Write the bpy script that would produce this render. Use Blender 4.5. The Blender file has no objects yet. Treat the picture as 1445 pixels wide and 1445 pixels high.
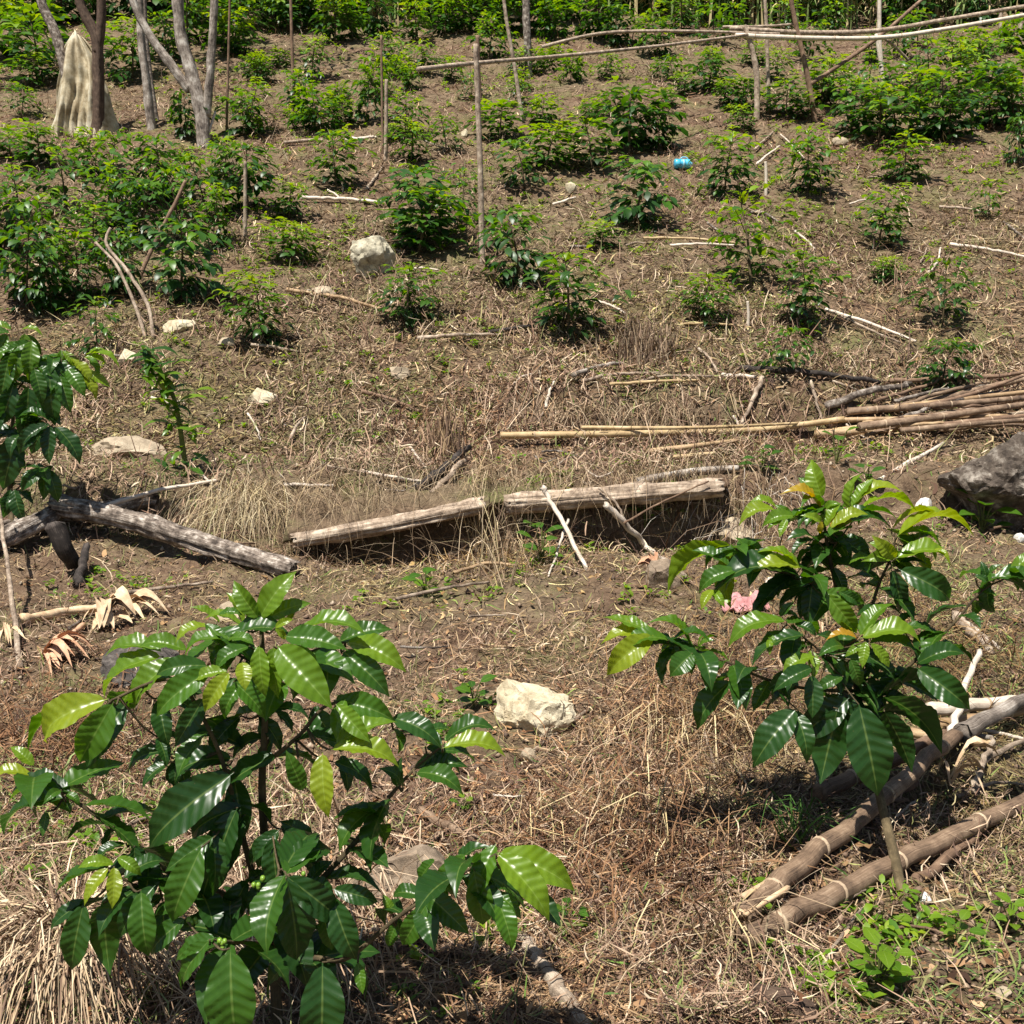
import bpy, math, random
import numpy as np
from mathutils import Vector, Matrix, noise as mnoise
R = math.radians
rng = np.random.default_rng(7)
random.seed(7)
S = bpy.context.scene
C = S.collection

# ------------------------------------------------------------------ camera, sky, sun, exposure
PITCH, CAMZ, FPX, CX = R(10.0), 1.45, 1550.0, 722.5
cd = bpy.data.cameras.new('camera'); cam = bpy.data.objects.new('camera', cd); C.objects.link(cam)
cd.sensor_width = 36; cd.lens = 36 * FPX / 1445.0; cd.clip_end = 500; cd.clip_start = 0.05
cam.location = (0, 0, CAMZ); cam.rotation_euler = (R(90) - PITCH, 0, 0)
S.camera = cam
SUN = Vector((-0.24, -0.36, 1.0)).normalized()
W = bpy.data.worlds.new('World'); S.world = W; W.use_nodes = True
nt = W.node_tree; bg = nt.nodes['Background']
sky = nt.nodes.new('ShaderNodeTexSky'); sky.sky_type = 'NISHITA'; sky.sun_disc = False
sky.sun_elevation = math.asin(SUN.z); sky.sun_rotation = math.atan2(SUN.x, SUN.y)
nt.links.new(sky.outputs[0], bg.inputs[0]); bg.inputs[1].default_value = 0.05
ld = bpy.data.lights.new('sun', 'SUN'); ld.energy = 5.0; ld.angle = R(0.5); ld.color = (1.0, 0.95, 0.87)
lo = bpy.data.objects.new('sun', ld); C.objects.link(lo); lo.rotation_euler = SUN.to_track_quat('Z', 'Y').to_euler()
S.view_settings.view_transform = 'Standard'; S.view_settings.look = 'None'
S.view_settings.gamma = 1; S.view_settings.use_curve_mapping = False
S.view_settings.exposure = 0.86
S.render.engine = 'CYCLES'
S.cycles.max_bounces = 6; S.cycles.diffuse_bounces = 3; S.cycles.transmission_bounces = 3; S.cycles.transparent_max_bounces = 4

# ------------------------------------------------------------------ noise and terrain
def _h(ix, iy, seed):
    n = (ix.astype(np.int64) * 374761393 + iy.astype(np.int64) * 668265263 + seed * 974634777) & 0x7fffffff
    n = ((n ^ (n >> 13)) * 1274126177) & 0x7fffffff
    n = n ^ (n >> 16)
    return (n & 0xffff) / 32767.5 - 1.0
def vn(x, y, seed=0):
    ix = np.floor(x); iy = np.floor(y); fx = x - ix; fy = y - iy
    fx = fx * fx * (3 - 2 * fx); fy = fy * fy * (3 - 2 * fy)
    a = _h(ix, iy, seed); b = _h(ix + 1, iy, seed); c = _h(ix, iy + 1, seed); d = _h(ix + 1, iy + 1, seed)
    return (a * (1 - fx) + b * fx) * (1 - fy) + (c * (1 - fx) + d * fx) * fy
def fbm(x, y, o=3, seed=0):
    s = 0; a = 1.0; t = 0
    for i in range(o):
        s = s + a * vn(x * 2 ** i + 17.3 * i, y * 2 ** i - 9.1 * i, seed + i); t += a; a *= .5
    return s / t
def sstep(x, a, b):
    t = np.clip((x - a) / (b - a), 0, 1); return t * t * (3 - 2 * t)
_rows = np.array([1445, 1280, 1140, 1000, 900, 800, 700, 600, 500, 400, 300, 200, 100, 50, 0], float)
_deps = np.array([1.95, 2.5, 3.1, 3.9, 4.8, 6.0, 7.4, 8.8, 10.3, 12.0, 14.5, 18.0, 23.0, 27.0, 31.0])
_ang = -PITCH + np.arctan((CX - _rows) / FPX)
_zs = CAMZ + _deps * np.tan(_ang)
TY = np.concatenate(([-60, 0.5, 1.4], _deps, [60, 140])); TZ = np.concatenate(([0.3, 0.12, 0.1], _zs, [_zs[-1] + 29 * .52, _zs[-1] + 109 * .52]))
_fy = np.linspace(-60, 140, 4001); _fz = np.interp(_fy, TY, TZ)
_k = np.hanning(41); _k /= _k.sum(); _fz2 = np.convolve(np.pad(_fz, 20, 'edge'), _k, 'valid')
def z0(y): return np.interp(y, _fy, _fz2)
def row2y(r): return np.interp(np.asarray(r, float), _rows[::-1], _deps[::-1])
def H(x, y):
    x = np.asarray(x, float); y = np.asarray(y, float)
    near = 1 / (1 + np.maximum(y, 0) * .06)
    z = z0(y) + .10 * fbm(x * .55, y * .55, 3, 3) + .035 * fbm(x * 2.6, y * 2.6, 3, 11)
    z = z + .034 * fbm(x * 8, y * 8, 2, 23) * (.4 + near) * .8 + .017 * fbm(x * 27, y * 27, 2, 41)
    w = .12 * fbm(x * 1.2, y * .3, 2, 77)
    z = z + .045 * fbm(x * 3.1 + 5, y * 3.1, 2, 67) * sstep(y, 4, 9)
    z = z + .24 * (sstep(y + w * .5, 6.82, 7.02) - sstep(y, 7.0, 8.4))
    z = z + .22 * (sstep(y + w, 8.75, 8.98) - sstep(y, 8.9, 10.4)) * sstep(x, -.4, .3) * (1 - sstep(x, 2.6, 3.4))
    z = z - .36 * np.exp(-((x + .66) / .60) ** 2 - ((y - 6.74) / .24) ** 2)
    z = z - .34 * np.exp(-((x - .95) / .48) ** 2 - ((y - 6.78) / .24) ** 2)
    z = z - .28 * np.exp(-((x - 2.3) / .45) ** 2 - ((y - 8.85) / .28) ** 2) - .2 * np.exp(-((x - 1.0) / .6) ** 2 - ((y - 8.75) / .2) ** 2)
    z = z - .13 * (np.exp(-((x + .66) / .62) ** 4) + .4 * np.exp(-((x - .95) / .5) ** 4)) * sstep(y, 5.9, 6.4) * (1 - sstep(y, 6.8, 6.98))
    return z
cp, sp = math.cos(PITCH), math.sin(PITCH)
def RAY(px, py):
    a = (px - CX) / FPX; b = (CX - py) / FPX
    return np.array([a, cp + sp * b, -sp + cp * b])
_T = np.geomspace(1.2, 90, 900)
def G(px, py, lift=0.0):
    d = RAY(px, py); x = d[0] * _T; y = d[1] * _T; z = CAMZ + d[2] * _T
    below = np.nonzero(z < H(x, y))[0]
    if len(below) == 0: t = 60.0
    else:
        i = below[0]; t0, t1 = (_T[i - 1] if i else 1.0), _T[i]
        for _ in range(12):
            tm = .5 * (t0 + t1)
            if CAMZ + d[2] * tm < H(d[0] * tm, d[1] * tm): t1 = tm
            else: t0 = tm
        t = t1
    return Vector((d[0] * t, d[1] * t, CAMZ + d[2] * t + lift))
def AT(px, py, y):
    d = RAY(px, py); t = y / d[1]
    return Vector((d[0] * t, y, CAMZ + d[2] * t))
def hz(x, y): return float(H(np.array([x]), np.array([y]))[0])
def ppm(p): # metres per photo pixel at a point
    return (p.y * cp - (p.z - CAMZ) * sp) / FPX

# ------------------------------------------------------------------ node materials
def mat(name, build):
    m = bpy.data.materials.new(name); m.use_nodes = True; t = m.node_tree
    t.nodes.clear(); out = t.nodes.new('ShaderNodeOutputMaterial')
    sh = build(t); t.links.new(sh, out.inputs[0]); return m
def nd(t, typ, **kw):
    n = t.nodes.new(typ)
    for k, v in kw.items():
        if k.startswith('i_'): n.inputs[k[2:].replace('_', ' ')].default_value = v
        else: setattr(n, k, v)
    return n
def ramp(t, fac, stops):
    r = t.nodes.new('ShaderNodeValToRGB'); e = r.color_ramp.elements
    while len(e) < len(stops): e.new(.5)
    for el, (p, c) in zip(e, stops): el.position = p; el.color = (*c, 1)
    t.links.new(fac, r.inputs[0]); return r.outputs[0]
def mix(t, fac, a, b, typ='MIX'):
    m = t.nodes.new('ShaderNodeMix'); m.data_type = 'RGBA'; m.blend_type = typ
    for s, v in ((0, fac), (6, a), (7, b)):
        if isinstance(v, (int, float)): m.inputs[s].default_value = v
        elif isinstance(v, tuple): m.inputs[s].default_value = (*v, 1)
        else: t.links.new(v, m.inputs[s])
    return m.outputs[2]
def noi(t, vec, scale, detail=4, rough=.6):
    n = nd(t, 'ShaderNodeTexNoise'); n.inputs['Scale'].default_value = scale; n.inputs['Detail'].default_value = detail; n.inputs['Roughness'].default_value = rough
    t.links.new(vec, n.inputs['Vector']); return n.outputs['Fac']
def bsdf(t, col, rough=.8, bump=None, bstr=.3, bdist=.01, spec=.3):
    b = nd(t, 'ShaderNodeBsdfPrincipled'); b.inputs['Roughness'].default_value = rough; b.inputs['Specular IOR Level'].default_value = spec
    if isinstance(col, tuple): b.inputs[0].default_value = (*col, 1)
    else: t.links.new(col, b.inputs[0])
    if bump is not None:
        bn = nd(t, 'ShaderNodeBump'); bn.inputs['Strength'].default_value = bstr; bn.inputs['Distance'].default_value = bdist
        t.links.new(bump, bn.inputs['Height']); t.links.new(bn.outputs[0], b.inputs['Normal'])
    return b.outputs[0]
def leaf_mat(name, kind, trans=.42, rough=.30):
    def f(t):
        a = nd(t, 'ShaderNodeObjectInfo') if kind == 'obj' else nd(t, 'ShaderNodeAttribute', attribute_name='Col')
        sep = nd(t, 'ShaderNodeSeparateColor'); t.links.new(a.outputs['Color'], sep.inputs[0])
        stops = [(0, (.011, .034, .010)), (.3, (.022, .074, .010)), (.55, (.066, .165, .009)), (.78, (.175, .285, .012)), (.92, (.34, .36, .014)), (1, (.48, .24, .02))]
        col = ramp(t, sep.outputs[0], stops)
        uv = nd(t, 'ShaderNodeUVMap'); sx = nd(t, 'ShaderNodeSeparateXYZ'); t.links.new(uv.outputs[0], sx.inputs[0])
        tc = nd(t, 'ShaderNodeTexCoord')
        if kind == 'obj':
            av = nd(t, 'ShaderNodeMath', operation='SUBTRACT'); t.links.new(sx.outputs[1], av.inputs[0]); av.inputs[1].default_value = .5
            ab = nd(t, 'ShaderNodeMath', operation='ABSOLUTE'); t.links.new(av.outputs[0], ab.inputs[0])
            rib = nd(t, 'ShaderNodeMapRange'); t.links.new(ab.outputs[0], rib.inputs[0]); rib.inputs[1].default_value = .012; rib.inputs[2].default_value = .035; rib.inputs[3].default_value = .55; rib.inputs[4].default_value = 0
            ph = nd(t, 'ShaderNodeMath', operation='MULTIPLY_ADD'); t.links.new(ab.outputs[0], ph.inputs[0]); ph.inputs[1].default_value = -.26; t.links.new(sx.outputs[0], ph.inputs[2])
            ph2 = nd(t, 'ShaderNodeMath', operation='MULTIPLY'); t.links.new(ph.outputs[0], ph2.inputs[0]); ph2.inputs[1].default_value = 9 * 2 * math.pi
            cs = nd(t, 'ShaderNodeMath', operation='COSINE'); t.links.new(ph2.outputs[0], cs.inputs[0])
            vr = nd(t, 'ShaderNodeMapRange'); t.links.new(cs.outputs[0], vr.inputs[0]); vr.inputs[1].default_value = .93; vr.inputs[2].default_value = 1.0; vr.inputs[3].default_value = 0; vr.inputs[4].default_value = .07
            mx = nd(t, 'ShaderNodeMath', operation='MAXIMUM'); t.links.new(rib.outputs[0], mx.inputs[0]); t.links.new(vr.outputs[0], mx.inputs[1])
            n = noi(t, tc.outputs['Object'], 14, 3); col = mix(t, n, col, mix(t, .45, col, (.02, .05, .015)))
            sp = noi(t, tc.outputs['Object'], 60, 2); col = mix(t, ramp(t, sp, [(.70, (0, 0, 0)), (.75, (1, 1, 1))]), col, mix(t, .5, col, (.16, .11, .04))); vcol = mix(t, .35, col, (.40, .52, .14)); col = mix(t, mx.outputs[0], col, vcol)
        hsv = nd(t, 'ShaderNodeHueSaturation'); t.links.new(col, hsv.inputs['Color']); hsv.inputs['Value'].default_value = 1.9; hsv.inputs['Saturation'].default_value = 1.1; hsv.inputs['Hue'].default_value = .485
        b = bsdf(t, col, rough, spec=.5); tr = nd(t, 'ShaderNodeBsdfTranslucent'); t.links.new(hsv.outputs[0], tr.inputs[0])
        ms = nd(t, 'ShaderNodeMixShader'); ms.inputs[0].default_value = trans; t.links.new(b, ms.inputs[1]); t.links.new(tr.outputs[0], ms.inputs[2])
        return ms.outputs[0]
    return mat(name, f)
M_LEAF = leaf_mat('coffee_leaf', 'obj', .40, .33)
M_FOL = leaf_mat('coffee_foliage', 'attr', .36, .42)
M_WEED = leaf_mat('weed_leaf', 'attr', .4, .55)
def f_ground(t):
    tc = nd(t, 'ShaderNodeTexCoord'); v = tc.outputs['Object']
    a = noi(t, v, .9, 6, .65); b = noi(t, v, 9, 6, .7); c = noi(t, v, 55, 5, .7); g = noi(t, v, 1.7, 5, .65)
    col = ramp(t, b, [(.30, (.048, .028, .019)), (.47, (.135, .084, .054)), (.60, (.215, .146, .096)), (.75, (.34, .25, .165))])
    col = mix(t, ramp(t, a, [(.4, (0, 0, 0)), (.62, (1, 1, 1))]), col, mix(t, .5, col, (.20, .165, .10)))
    col = mix(t, ramp(t, c, [(.35, (1, 1, 1)), (.6, (0, 0, 0))]), col, mix(t, .55, col, (.05, .032, .022)))
    gr = mix(t, .6, col, (.12, .165, .035))
    gm = nd(t, 'ShaderNodeMath', operation='MULTIPLY'); t.links.new(ramp(t, g, [(.5, (0, 0, 0)), (.66, (1, 1, 1))]), gm.inputs[0]); t.links.new(ramp(t, c, [(.4, (0, 0, 0)), (.6, (1, 1, 1))]), gm.inputs[1])
    col = mix(t, gm.outputs[0], col, gr)
    return bsdf(t, col, .95, c, .9, .02, .1)
M_GROUND = mat('soil', f_ground)
M_LITTER = mat('straw', lambda t: bsdf(t, nd(t, 'ShaderNodeAttribute', attribute_name='Col').outputs['Color'], .75, spec=.25))
def wood(name, dark, mid, light, fib=30, patch=4, rough=.8, lo=.35, hi=.68, bstr=.6):
    def f(t):
        uv = nd(t, 'ShaderNodeUVMap'); mp = nd(t, 'ShaderNodeMapping'); mp.inputs['Scale'].default_value = (fib * .02, 1, 1)
        t.links.new(uv.outputs[0], mp.inputs[0])
        # u runs round the stick in radius units, v along it in metres: long fibres
        mp.inputs['Scale'].default_value = (13, 2.6, 1)
        a = noi(t, mp.outputs[0], 3.2, 6, .7)
        tc = nd(t, 'ShaderNodeTexCoord'); b = noi(t, tc.outputs['Object'], patch, 5, .7)
        ad = nd(t, 'ShaderNodeMath', operation='MULTIPLY_ADD'); t.links.new(b, ad.inputs[0]); ad.inputs[1].default_value = .6
        m2 = nd(t, 'ShaderNodeMath', operation='MULTIPLY'); t.links.new(a, m2.inputs[0]); m2.inputs[1].default_value = .4; t.links.new(m2.outputs[0], ad.inputs[2])
        col = ramp(t, ad.outputs[0], [(lo, dark), ((lo + hi) / 2, mid), (hi, light)])
        return bsdf(t, col, rough, a, bstr, .01, .25)
    return mat(name, f)
M_BARKG = wood('grey_bark', (.035, .026, .020), (.20, .16, .128), (.56, .50, .43), patch=16, lo=.40, hi=.62, bstr=1.0)
M_BARKB = wood('brown_bark', (.028, .018, .013), (.085, .055, .038), (.18, .125, .085), patch=14)
M_BARKL = wood('pale_bark', (.06, .047, .038), (.27, .225, .185), (.60, .55, .48), patch=5, lo=.40, hi=.62, bstr=.9)
M_TAN = wood('dry_cane', (.10, .06, .035), (.33, .22, .12), (.56, .42, .25), patch=6, rough=.55, bstr=.3)
M_YEL = wood('yellow_cane', (.17, .105, .05), (.43, .31, .16), (.64, .51, .32), patch=5, rough=.5, bstr=.3)
M_STICK = wood('weathered_stick', (.10, .07, .05), (.36, .275, .20), (.64, .54, .42), patch=14, lo=.38, hi=.64, bstr=.8)
M_PALE = wood('bleached_stick', (.38, .30, .23), (.62, .53, .43), (.78, .70, .60), patch=12, rough=.7)
M_BRN = wood('brown_stick', (.07, .042, .028), (.20, .125, .08), (.36, .25, .165), patch=10)
M_GCANE = wood('old_cane', (.055, .035, .024), (.21, .14, .09), (.42, .31, .21), patch=9, rough=.65, bstr=.6, lo=.37, hi=.66)
M_NODE = wood('cane_node', (.22, .155, .10), (.40, .30, .20), (.56, .45, .32), patch=20, rough=.6, bstr=.2)
M_BLACK = wood('charred_wood', (.012, .01, .009), (.035, .028, .024), (.13, .105, .09), patch=16)
M_STEM = wood('coffee_stem', (.035, .028, .016), (.095, .070, .036), (.22, .165, .09), patch=20)
M_TWIG = wood('green_twig', (.045, .06, .018), (.12, .14, .035), (.28, .26, .07), patch=20)
def rock(name, dark, mid, light, sc=6, spots=0):
    def f(t):
        tc = nd(t, 'ShaderNodeTexCoord'); v = tc.outputs['Object']
        a = noi(t, v, sc, 8, .72); b = noi(t, v, sc * 7, 5, .7)
        col = ramp(t, a, [(.34, dark), (.5, mid), (.66, light)])
        col = mix(t, ramp(t, b, [(.3, (1, 1, 1)), (.45, (0, 0, 0))]), col, mix(t, .45, col, dark))
        return bsdf(t, col, .85, b, .5, .015, .3)
    return mat(name, f)
M_ROCKP = rock('pale_stone', (.30, .235, .14), (.50, .43, .295), (.64, .57, .42), 8)
M_ROCKG = rock('lichen_stone', (.14, .12, .085), (.37, .335, .24), (.54, .50, .38), 10)
M_ROCKB = rock('brown_stone', (.11, .085, .06), (.22, .165, .115), (.34, .27, .195), 12)
M_ROCKD = rock('dark_boulder', (.028, .021, .016), (.085, .066, .050), (.30, .265, .22), 11)
M_ROCKS = rock('sandy_stone', (.22, .17, .12), (.36, .29, .20), (.47, .39, .28), 9)
M_ASH = rock('ash', (.02, .017, .015), (.065, .055, .048), (.17, .145, .125), 22)
def f_tarp(t):
    tc = nd(t, 'ShaderNodeTexCoord'); a = noi(t, tc.outputs['Object'], 3, 6, .7)
    col = ramp(t, a, [(.36, (.30, .23, .13)), (.5, (.56, .48, .32)), (.64, (.78, .73, .58))])
    b = bsdf(t, col, .6, a, .3, .03, .3); tr = nd(t, 'ShaderNodeBsdfTranslucent'); t.links.new(col, tr.inputs[0])
    ms = nd(t, 'ShaderNodeMixShader'); ms.inputs[0].default_value = .3; t.links.new(b, ms.inputs[1]); t.links.new(tr.outputs[0], ms.inputs[2]); return ms.outputs[0]
M_TARP = mat('cream_sheet', f_tarp)
def plain(name, c1, c2, rough=.5, sc=9):
    def f(t):
        tc = nd(t, 'ShaderNodeTexCoord'); a = noi(t, tc.outputs['Object'], sc, 5, .7)
        return bsdf(t, ramp(t, a, [(.35, c1), (.65, c2)]), rough, a, .2, .01, .5)
    return mat(name, f)
M_BLUE = plain('blue_plastic', (.03, .30, .52), (.10, .52, .72), .3)
M_CYAN = plain('pale_blue_plastic', (.16, .50, .64), (.40, .68, .76), .35)
M_PINK = plain('pink_cloth', (.30, .12, .12), (.50, .26, .25), .9, 20)
M_HUSK = wood('dry_husk', (.30, .17, .09), (.58, .42, .26), (.76, .63, .45), patch=14, rough=.7, bstr=.3)
M_HUSKP = wood('rusty_husk', (.30, .14, .075), (.52, .30, .18), (.68, .48, .33), patch=14, rough=.7, bstr=.3)
M_BERRY = plain('green_berry', (.10, .20, .02), (.20, .32, .04), .35, 30)
M_WHITE = plain('white_scrap', (.55, .53, .48), (.75, .74, .70), .7, 30)

# ------------------------------------------------------------------ mesh helpers
def tag(o, label=None, cat=None, group=None, kind=None):
    if label: o['label'] = label
    if cat: o['category'] = cat
    if group: o['group'] = group
    if kind: o['kind'] = kind
    return o
def empty(name, loc, label, cat, group=None):
    o = bpy.data.objects.new(name, None); C.objects.link(o); o.location = loc; o.empty_display_size = .05
    return tag(o, label, cat, group)
def link(name, me, parent=None, m=None):
    if m is not None and len(me.materials) == 0: me.materials.append(m)
    o = bpy.data.objects.new(name, me); C.objects.link(o)
    if parent is not None: o.parent = parent
    return o
class MB:
    def __init__(s): s.v = []; s.f = []; s.uv = []; s.c = []
    def tube(s, pts, radii, sides=8, wob=0.0, cap=True, jag=0.0, ridge=0.0):
        pts = [Vector(p) for p in pts]; n = len(pts); base = len(s.v)
        if isinstance(radii, (int, float)): radii = [radii] * n
        t0 = (pts[1] - pts[0]).normalized()
        ref = Vector((0, 0, 1)) if abs(t0.z) < .9 else Vector((1, 0, 0))
        u = t0.cross(ref).normalized(); L = random.random() * 7
        for i, p in enumerate(pts):
            t = (pts[min(i + 1, n - 1)] - pts[max(i - 1, 0)]).normalized()
            u = (u - t * u.dot(t)).normalized(); w = t.cross(u)
            if i: L += (p - pts[i - 1]).length
            for k in range(sides):
                a = 2 * math.pi * k / sides
                r = radii[i] * (1 + wob * mnoise.noise((p * 9 + Vector((math.cos(a) * 2, math.sin(a) * 2, base * .37)))))
                if ridge:
                    rv = mnoise.noise(Vector((math.cos(a) * 3.4, math.sin(a) * 3.4, L * .6 + base))); rf = mnoise.noise(Vector((math.cos(a) * 10, math.sin(a) * 10, L * 2.4)))
                    r *= 1 + ridge * (rv + .7 * rf - .25 * max(0, mnoise.noise(p * 3)))
                q = p + (u * math.cos(a) + w * math.sin(a)) * r
                if jag and i in (0, n - 1): q += t * random.uniform(-jag, jag)
                s.v.append(q); s.uv.append((k / sides, L))
        for i in range(n - 1):
            for k in range(sides):
                a = base + i * sides + k; b = base + i * sides + (k + 1) % sides
                s.f.append((a, b, b + sides, a + sides))
        if cap:
            s.f.append(tuple(base + k for k in reversed(range(sides)))); s.f.append(tuple(base + (n - 1) * sides + k for k in range(sides)))
        return s
    def mesh(s, name, m=None, smooth=True, origin=None):
        me = bpy.data.meshes.new(name); o = Vector(origin) if origin is not None else Vector()
        me.from_pydata([v - o for v in s.v], [], s.f)
        if s.uv:
            l = me.uv_layers.new(name='UVMap'); vi = np.empty(len(me.loops), np.int32); me.loops.foreach_get('vertex_index', vi)
            l.data.foreach_set('uv', np.array(s.uv, np.float32)[vi].ravel())
        if smooth: me.polygons.foreach_set('use_smooth', [True] * len(me.polygons))
        if m is not None: me.materials.append(m)
        return me
def arr_mesh(name, V, F, col=None, uv=None, m=None, smooth=True):
    """big meshes from numpy: V (n,3), F (k,3 or 4)"""
    me = bpy.data.meshes.new(name); k = F.shape[1]
    me.vertices.add(len(V)); me.vertices.foreach_set('co', V.astype(np.float32).ravel())
    me.loops.add(F.size); me.loops.foreach_set('vertex_index', F.astype(np.int32).ravel())
    me.polygons.add(len(F)); me.polygons.foreach_set('loop_start', np.arange(0, F.size, k, dtype=np.int32))
    me.update(calc_edges=True)
    if smooth: me.polygons.foreach_set('use_smooth', np.ones(len(F), bool))
    if col is not None:
        a = me.color_attributes.new('Col', 'FLOAT_COLOR', 'POINT'); c = np.ones((len(V), 4), np.float32); c[:, :3] = col
        a.data.foreach_set('color', c.ravel())
    if uv is not None:
        l = me.uv_layers.new(name='UVMap'); l.data.foreach_set('uv', uv[F.ravel()].astype(np.float32).ravel())
    if m is not None: me.materials.append(m)
    return me
def smooth_pts(pts, n):
    """Catmull-Rom through points"""
    P = [Vector(p) for p in pts]
    if len(P) == 2: return [P[0].lerp(P[1], i / (n - 1)) for i in range(n)]
    out = []
    for i in range(n):
        t = i / (n - 1) * (len(P) - 1); k = min(int(t), len(P) - 2); f = t - k
        p0 = P[max(k - 1, 0)]; p1 = P[k]; p2 = P[k + 1]; p3 = P[min(k + 2, len(P) - 1)]
        out.append(.5 * ((2 * p1) + (p2 - p0) * f + (2 * p0 - 5 * p1 + 4 * p2 - p3) * f * f + (3 * p1 - p0 - 3 * p2 + p3) * f ** 3))
    return out

# ------------------------------------------------------------------ ground
def build_ground():
    ys = np.concatenate((np.linspace(-30, 0.2, 14), np.linspace(.5, 1.5, 30), np.geomspace(1.52, 34, 560), np.geomspace(35, 130, 40)))
    us = np.linspace(-1, 1, 460); us = np.sign(us) * (np.abs(us) * .55 + .9 * np.abs(us) ** 5)
    Y, U = np.meshgrid(ys, us, indexing='ij'); X = U * (1.2 + np.maximum(Y, 0) + np.where(Y < 0, -Y * 1.0, 0))
    Z = H(X, Y)
    V = np.stack([X.ravel(), Y.ravel(), Z.ravel()], 1); r, c = X.shape
    i = np.arange(r * c).reshape(r, c); F = np.stack([i[:-1, :-1].ravel(), i[:-1, 1:].ravel(), i[1:, 1:].ravel(), i[1:, :-1].ravel()], 1)
    o = link('ground', arr_mesh('ground', V, F, m=M_GROUND)); tag(o, kind='structure')
build_ground()

# ------------------------------------------------------------------ litter: straw, fragments, weeds (uncountable)
def sample_ground(n, r0, r1, x0=-330, x1=1780, mask=None):
    px = rng.uniform(x0, x1, n); py = rng.uniform(r0, r1, n)
    y = row2y(py); y = y * (1 + rng.normal(0, .01, n)); d = (px - CX) / FPX; b = (CX - py) / FPX
    x = d * y / (cp + sp * b); keep = np.ones(n, bool)
    if mask is not None: keep = rng.random(n) < mask(px, py, x, y)
    return x[keep], y[keep], px[keep], py[keep]
def strips(x, y, L, wd, col, lift, tilt, bend, yaw=None, name='straw', m=M_LITTER):
    n = len(x); yaw = rng.uniform(0, 2 * np.pi, n) if yaw is None else yaw
    ca, sa = np.cos(yaw), np.sin(yaw); K = 4
    V = np.zeros((n, K, 2, 3)); ph = rng.uniform(-1, 1, n) * bend
    for k in range(K):
        s = (k / (K - 1) - .5) * L; off = ph * L * ((k / (K - 1) - .5) ** 2 - .08) * 2
        cx = x + ca * s - sa * off; cy = y + sa * s + ca * off
        cz = H(cx, cy) * .55 + H(x, y) * .45 + lift + s * tilt * np.ones(n)
        w = wd * (1 - .55 * abs(k / (K - 1) - .5) * 2) * .5; tw = rng.normal(0, .5, n)
        for j, sg in enumerate((-1, 1)):
            V[:, k, j, 0] = cx - sa * w * sg; V[:, k, j, 1] = cy + ca * w * sg; V[:, k, j, 2] = cz + sg * w * tw
    b = np.arange(n)[:, None] * (K * 2); F = []
    for k in range(K - 1): F.append(np.stack([b[:, 0] + 2 * k, b[:, 0] + 2 * k + 1, b[:, 0] + 2 * k + 3, b[:, 0] + 2 * k + 2], 1))
    F = np.concatenate(F); cc = np.repeat(col, K * 2, axis=0)
    o = link(name, arr_mesh(name, V.reshape(-1, 3), F, col=cc, m=m)); tag(o, kind='stuff'); return o
def straw_cols(n, x, y, red=None):
    pal = np.array([(.34, .245, .14), (.50, .39, .24), (.20, .125, .070), (.075, .046, .030), (.62, .51, .34), (.27, .185, .11), (.12, .07, .042), (.40, .32, .20)])
    p = np.array([.19, .11, .2, .17, .05, .14, .10, .04]); c = pal[rng.choice(len(pal), n, p=p / p.sum())]
    g = fbm(x * .7, y * .5, 3, 5); c = c * (1 + .5 * g)[:, None]; gg = np.clip(fbm(x * .5 + 9, y * .35, 3, 91)[:, None] * 1.6, -1, 1); c = c * (1 + np.maximum(gg, 0) * np.array([-.13, .03, -.28]) + np.maximum(-gg, 0) * np.array([-.10, -.22, -.30]))
    return np.clip(c * np.array([.86, .80, .76]) * rng.uniform(.65, 1.15, (n, 1)), .01, .8)
def no_hollow(px, py, x, y):
    h = np.exp(-((x + .72) / .5) ** 2 - ((y - 6.72) / .2) ** 2) + np.exp(-((x - 1.0) / .4) ** 2 - ((y - 6.72) / .2) ** 2)
    return 1 - np.clip(h * 1.3, 0, .95)
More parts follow.
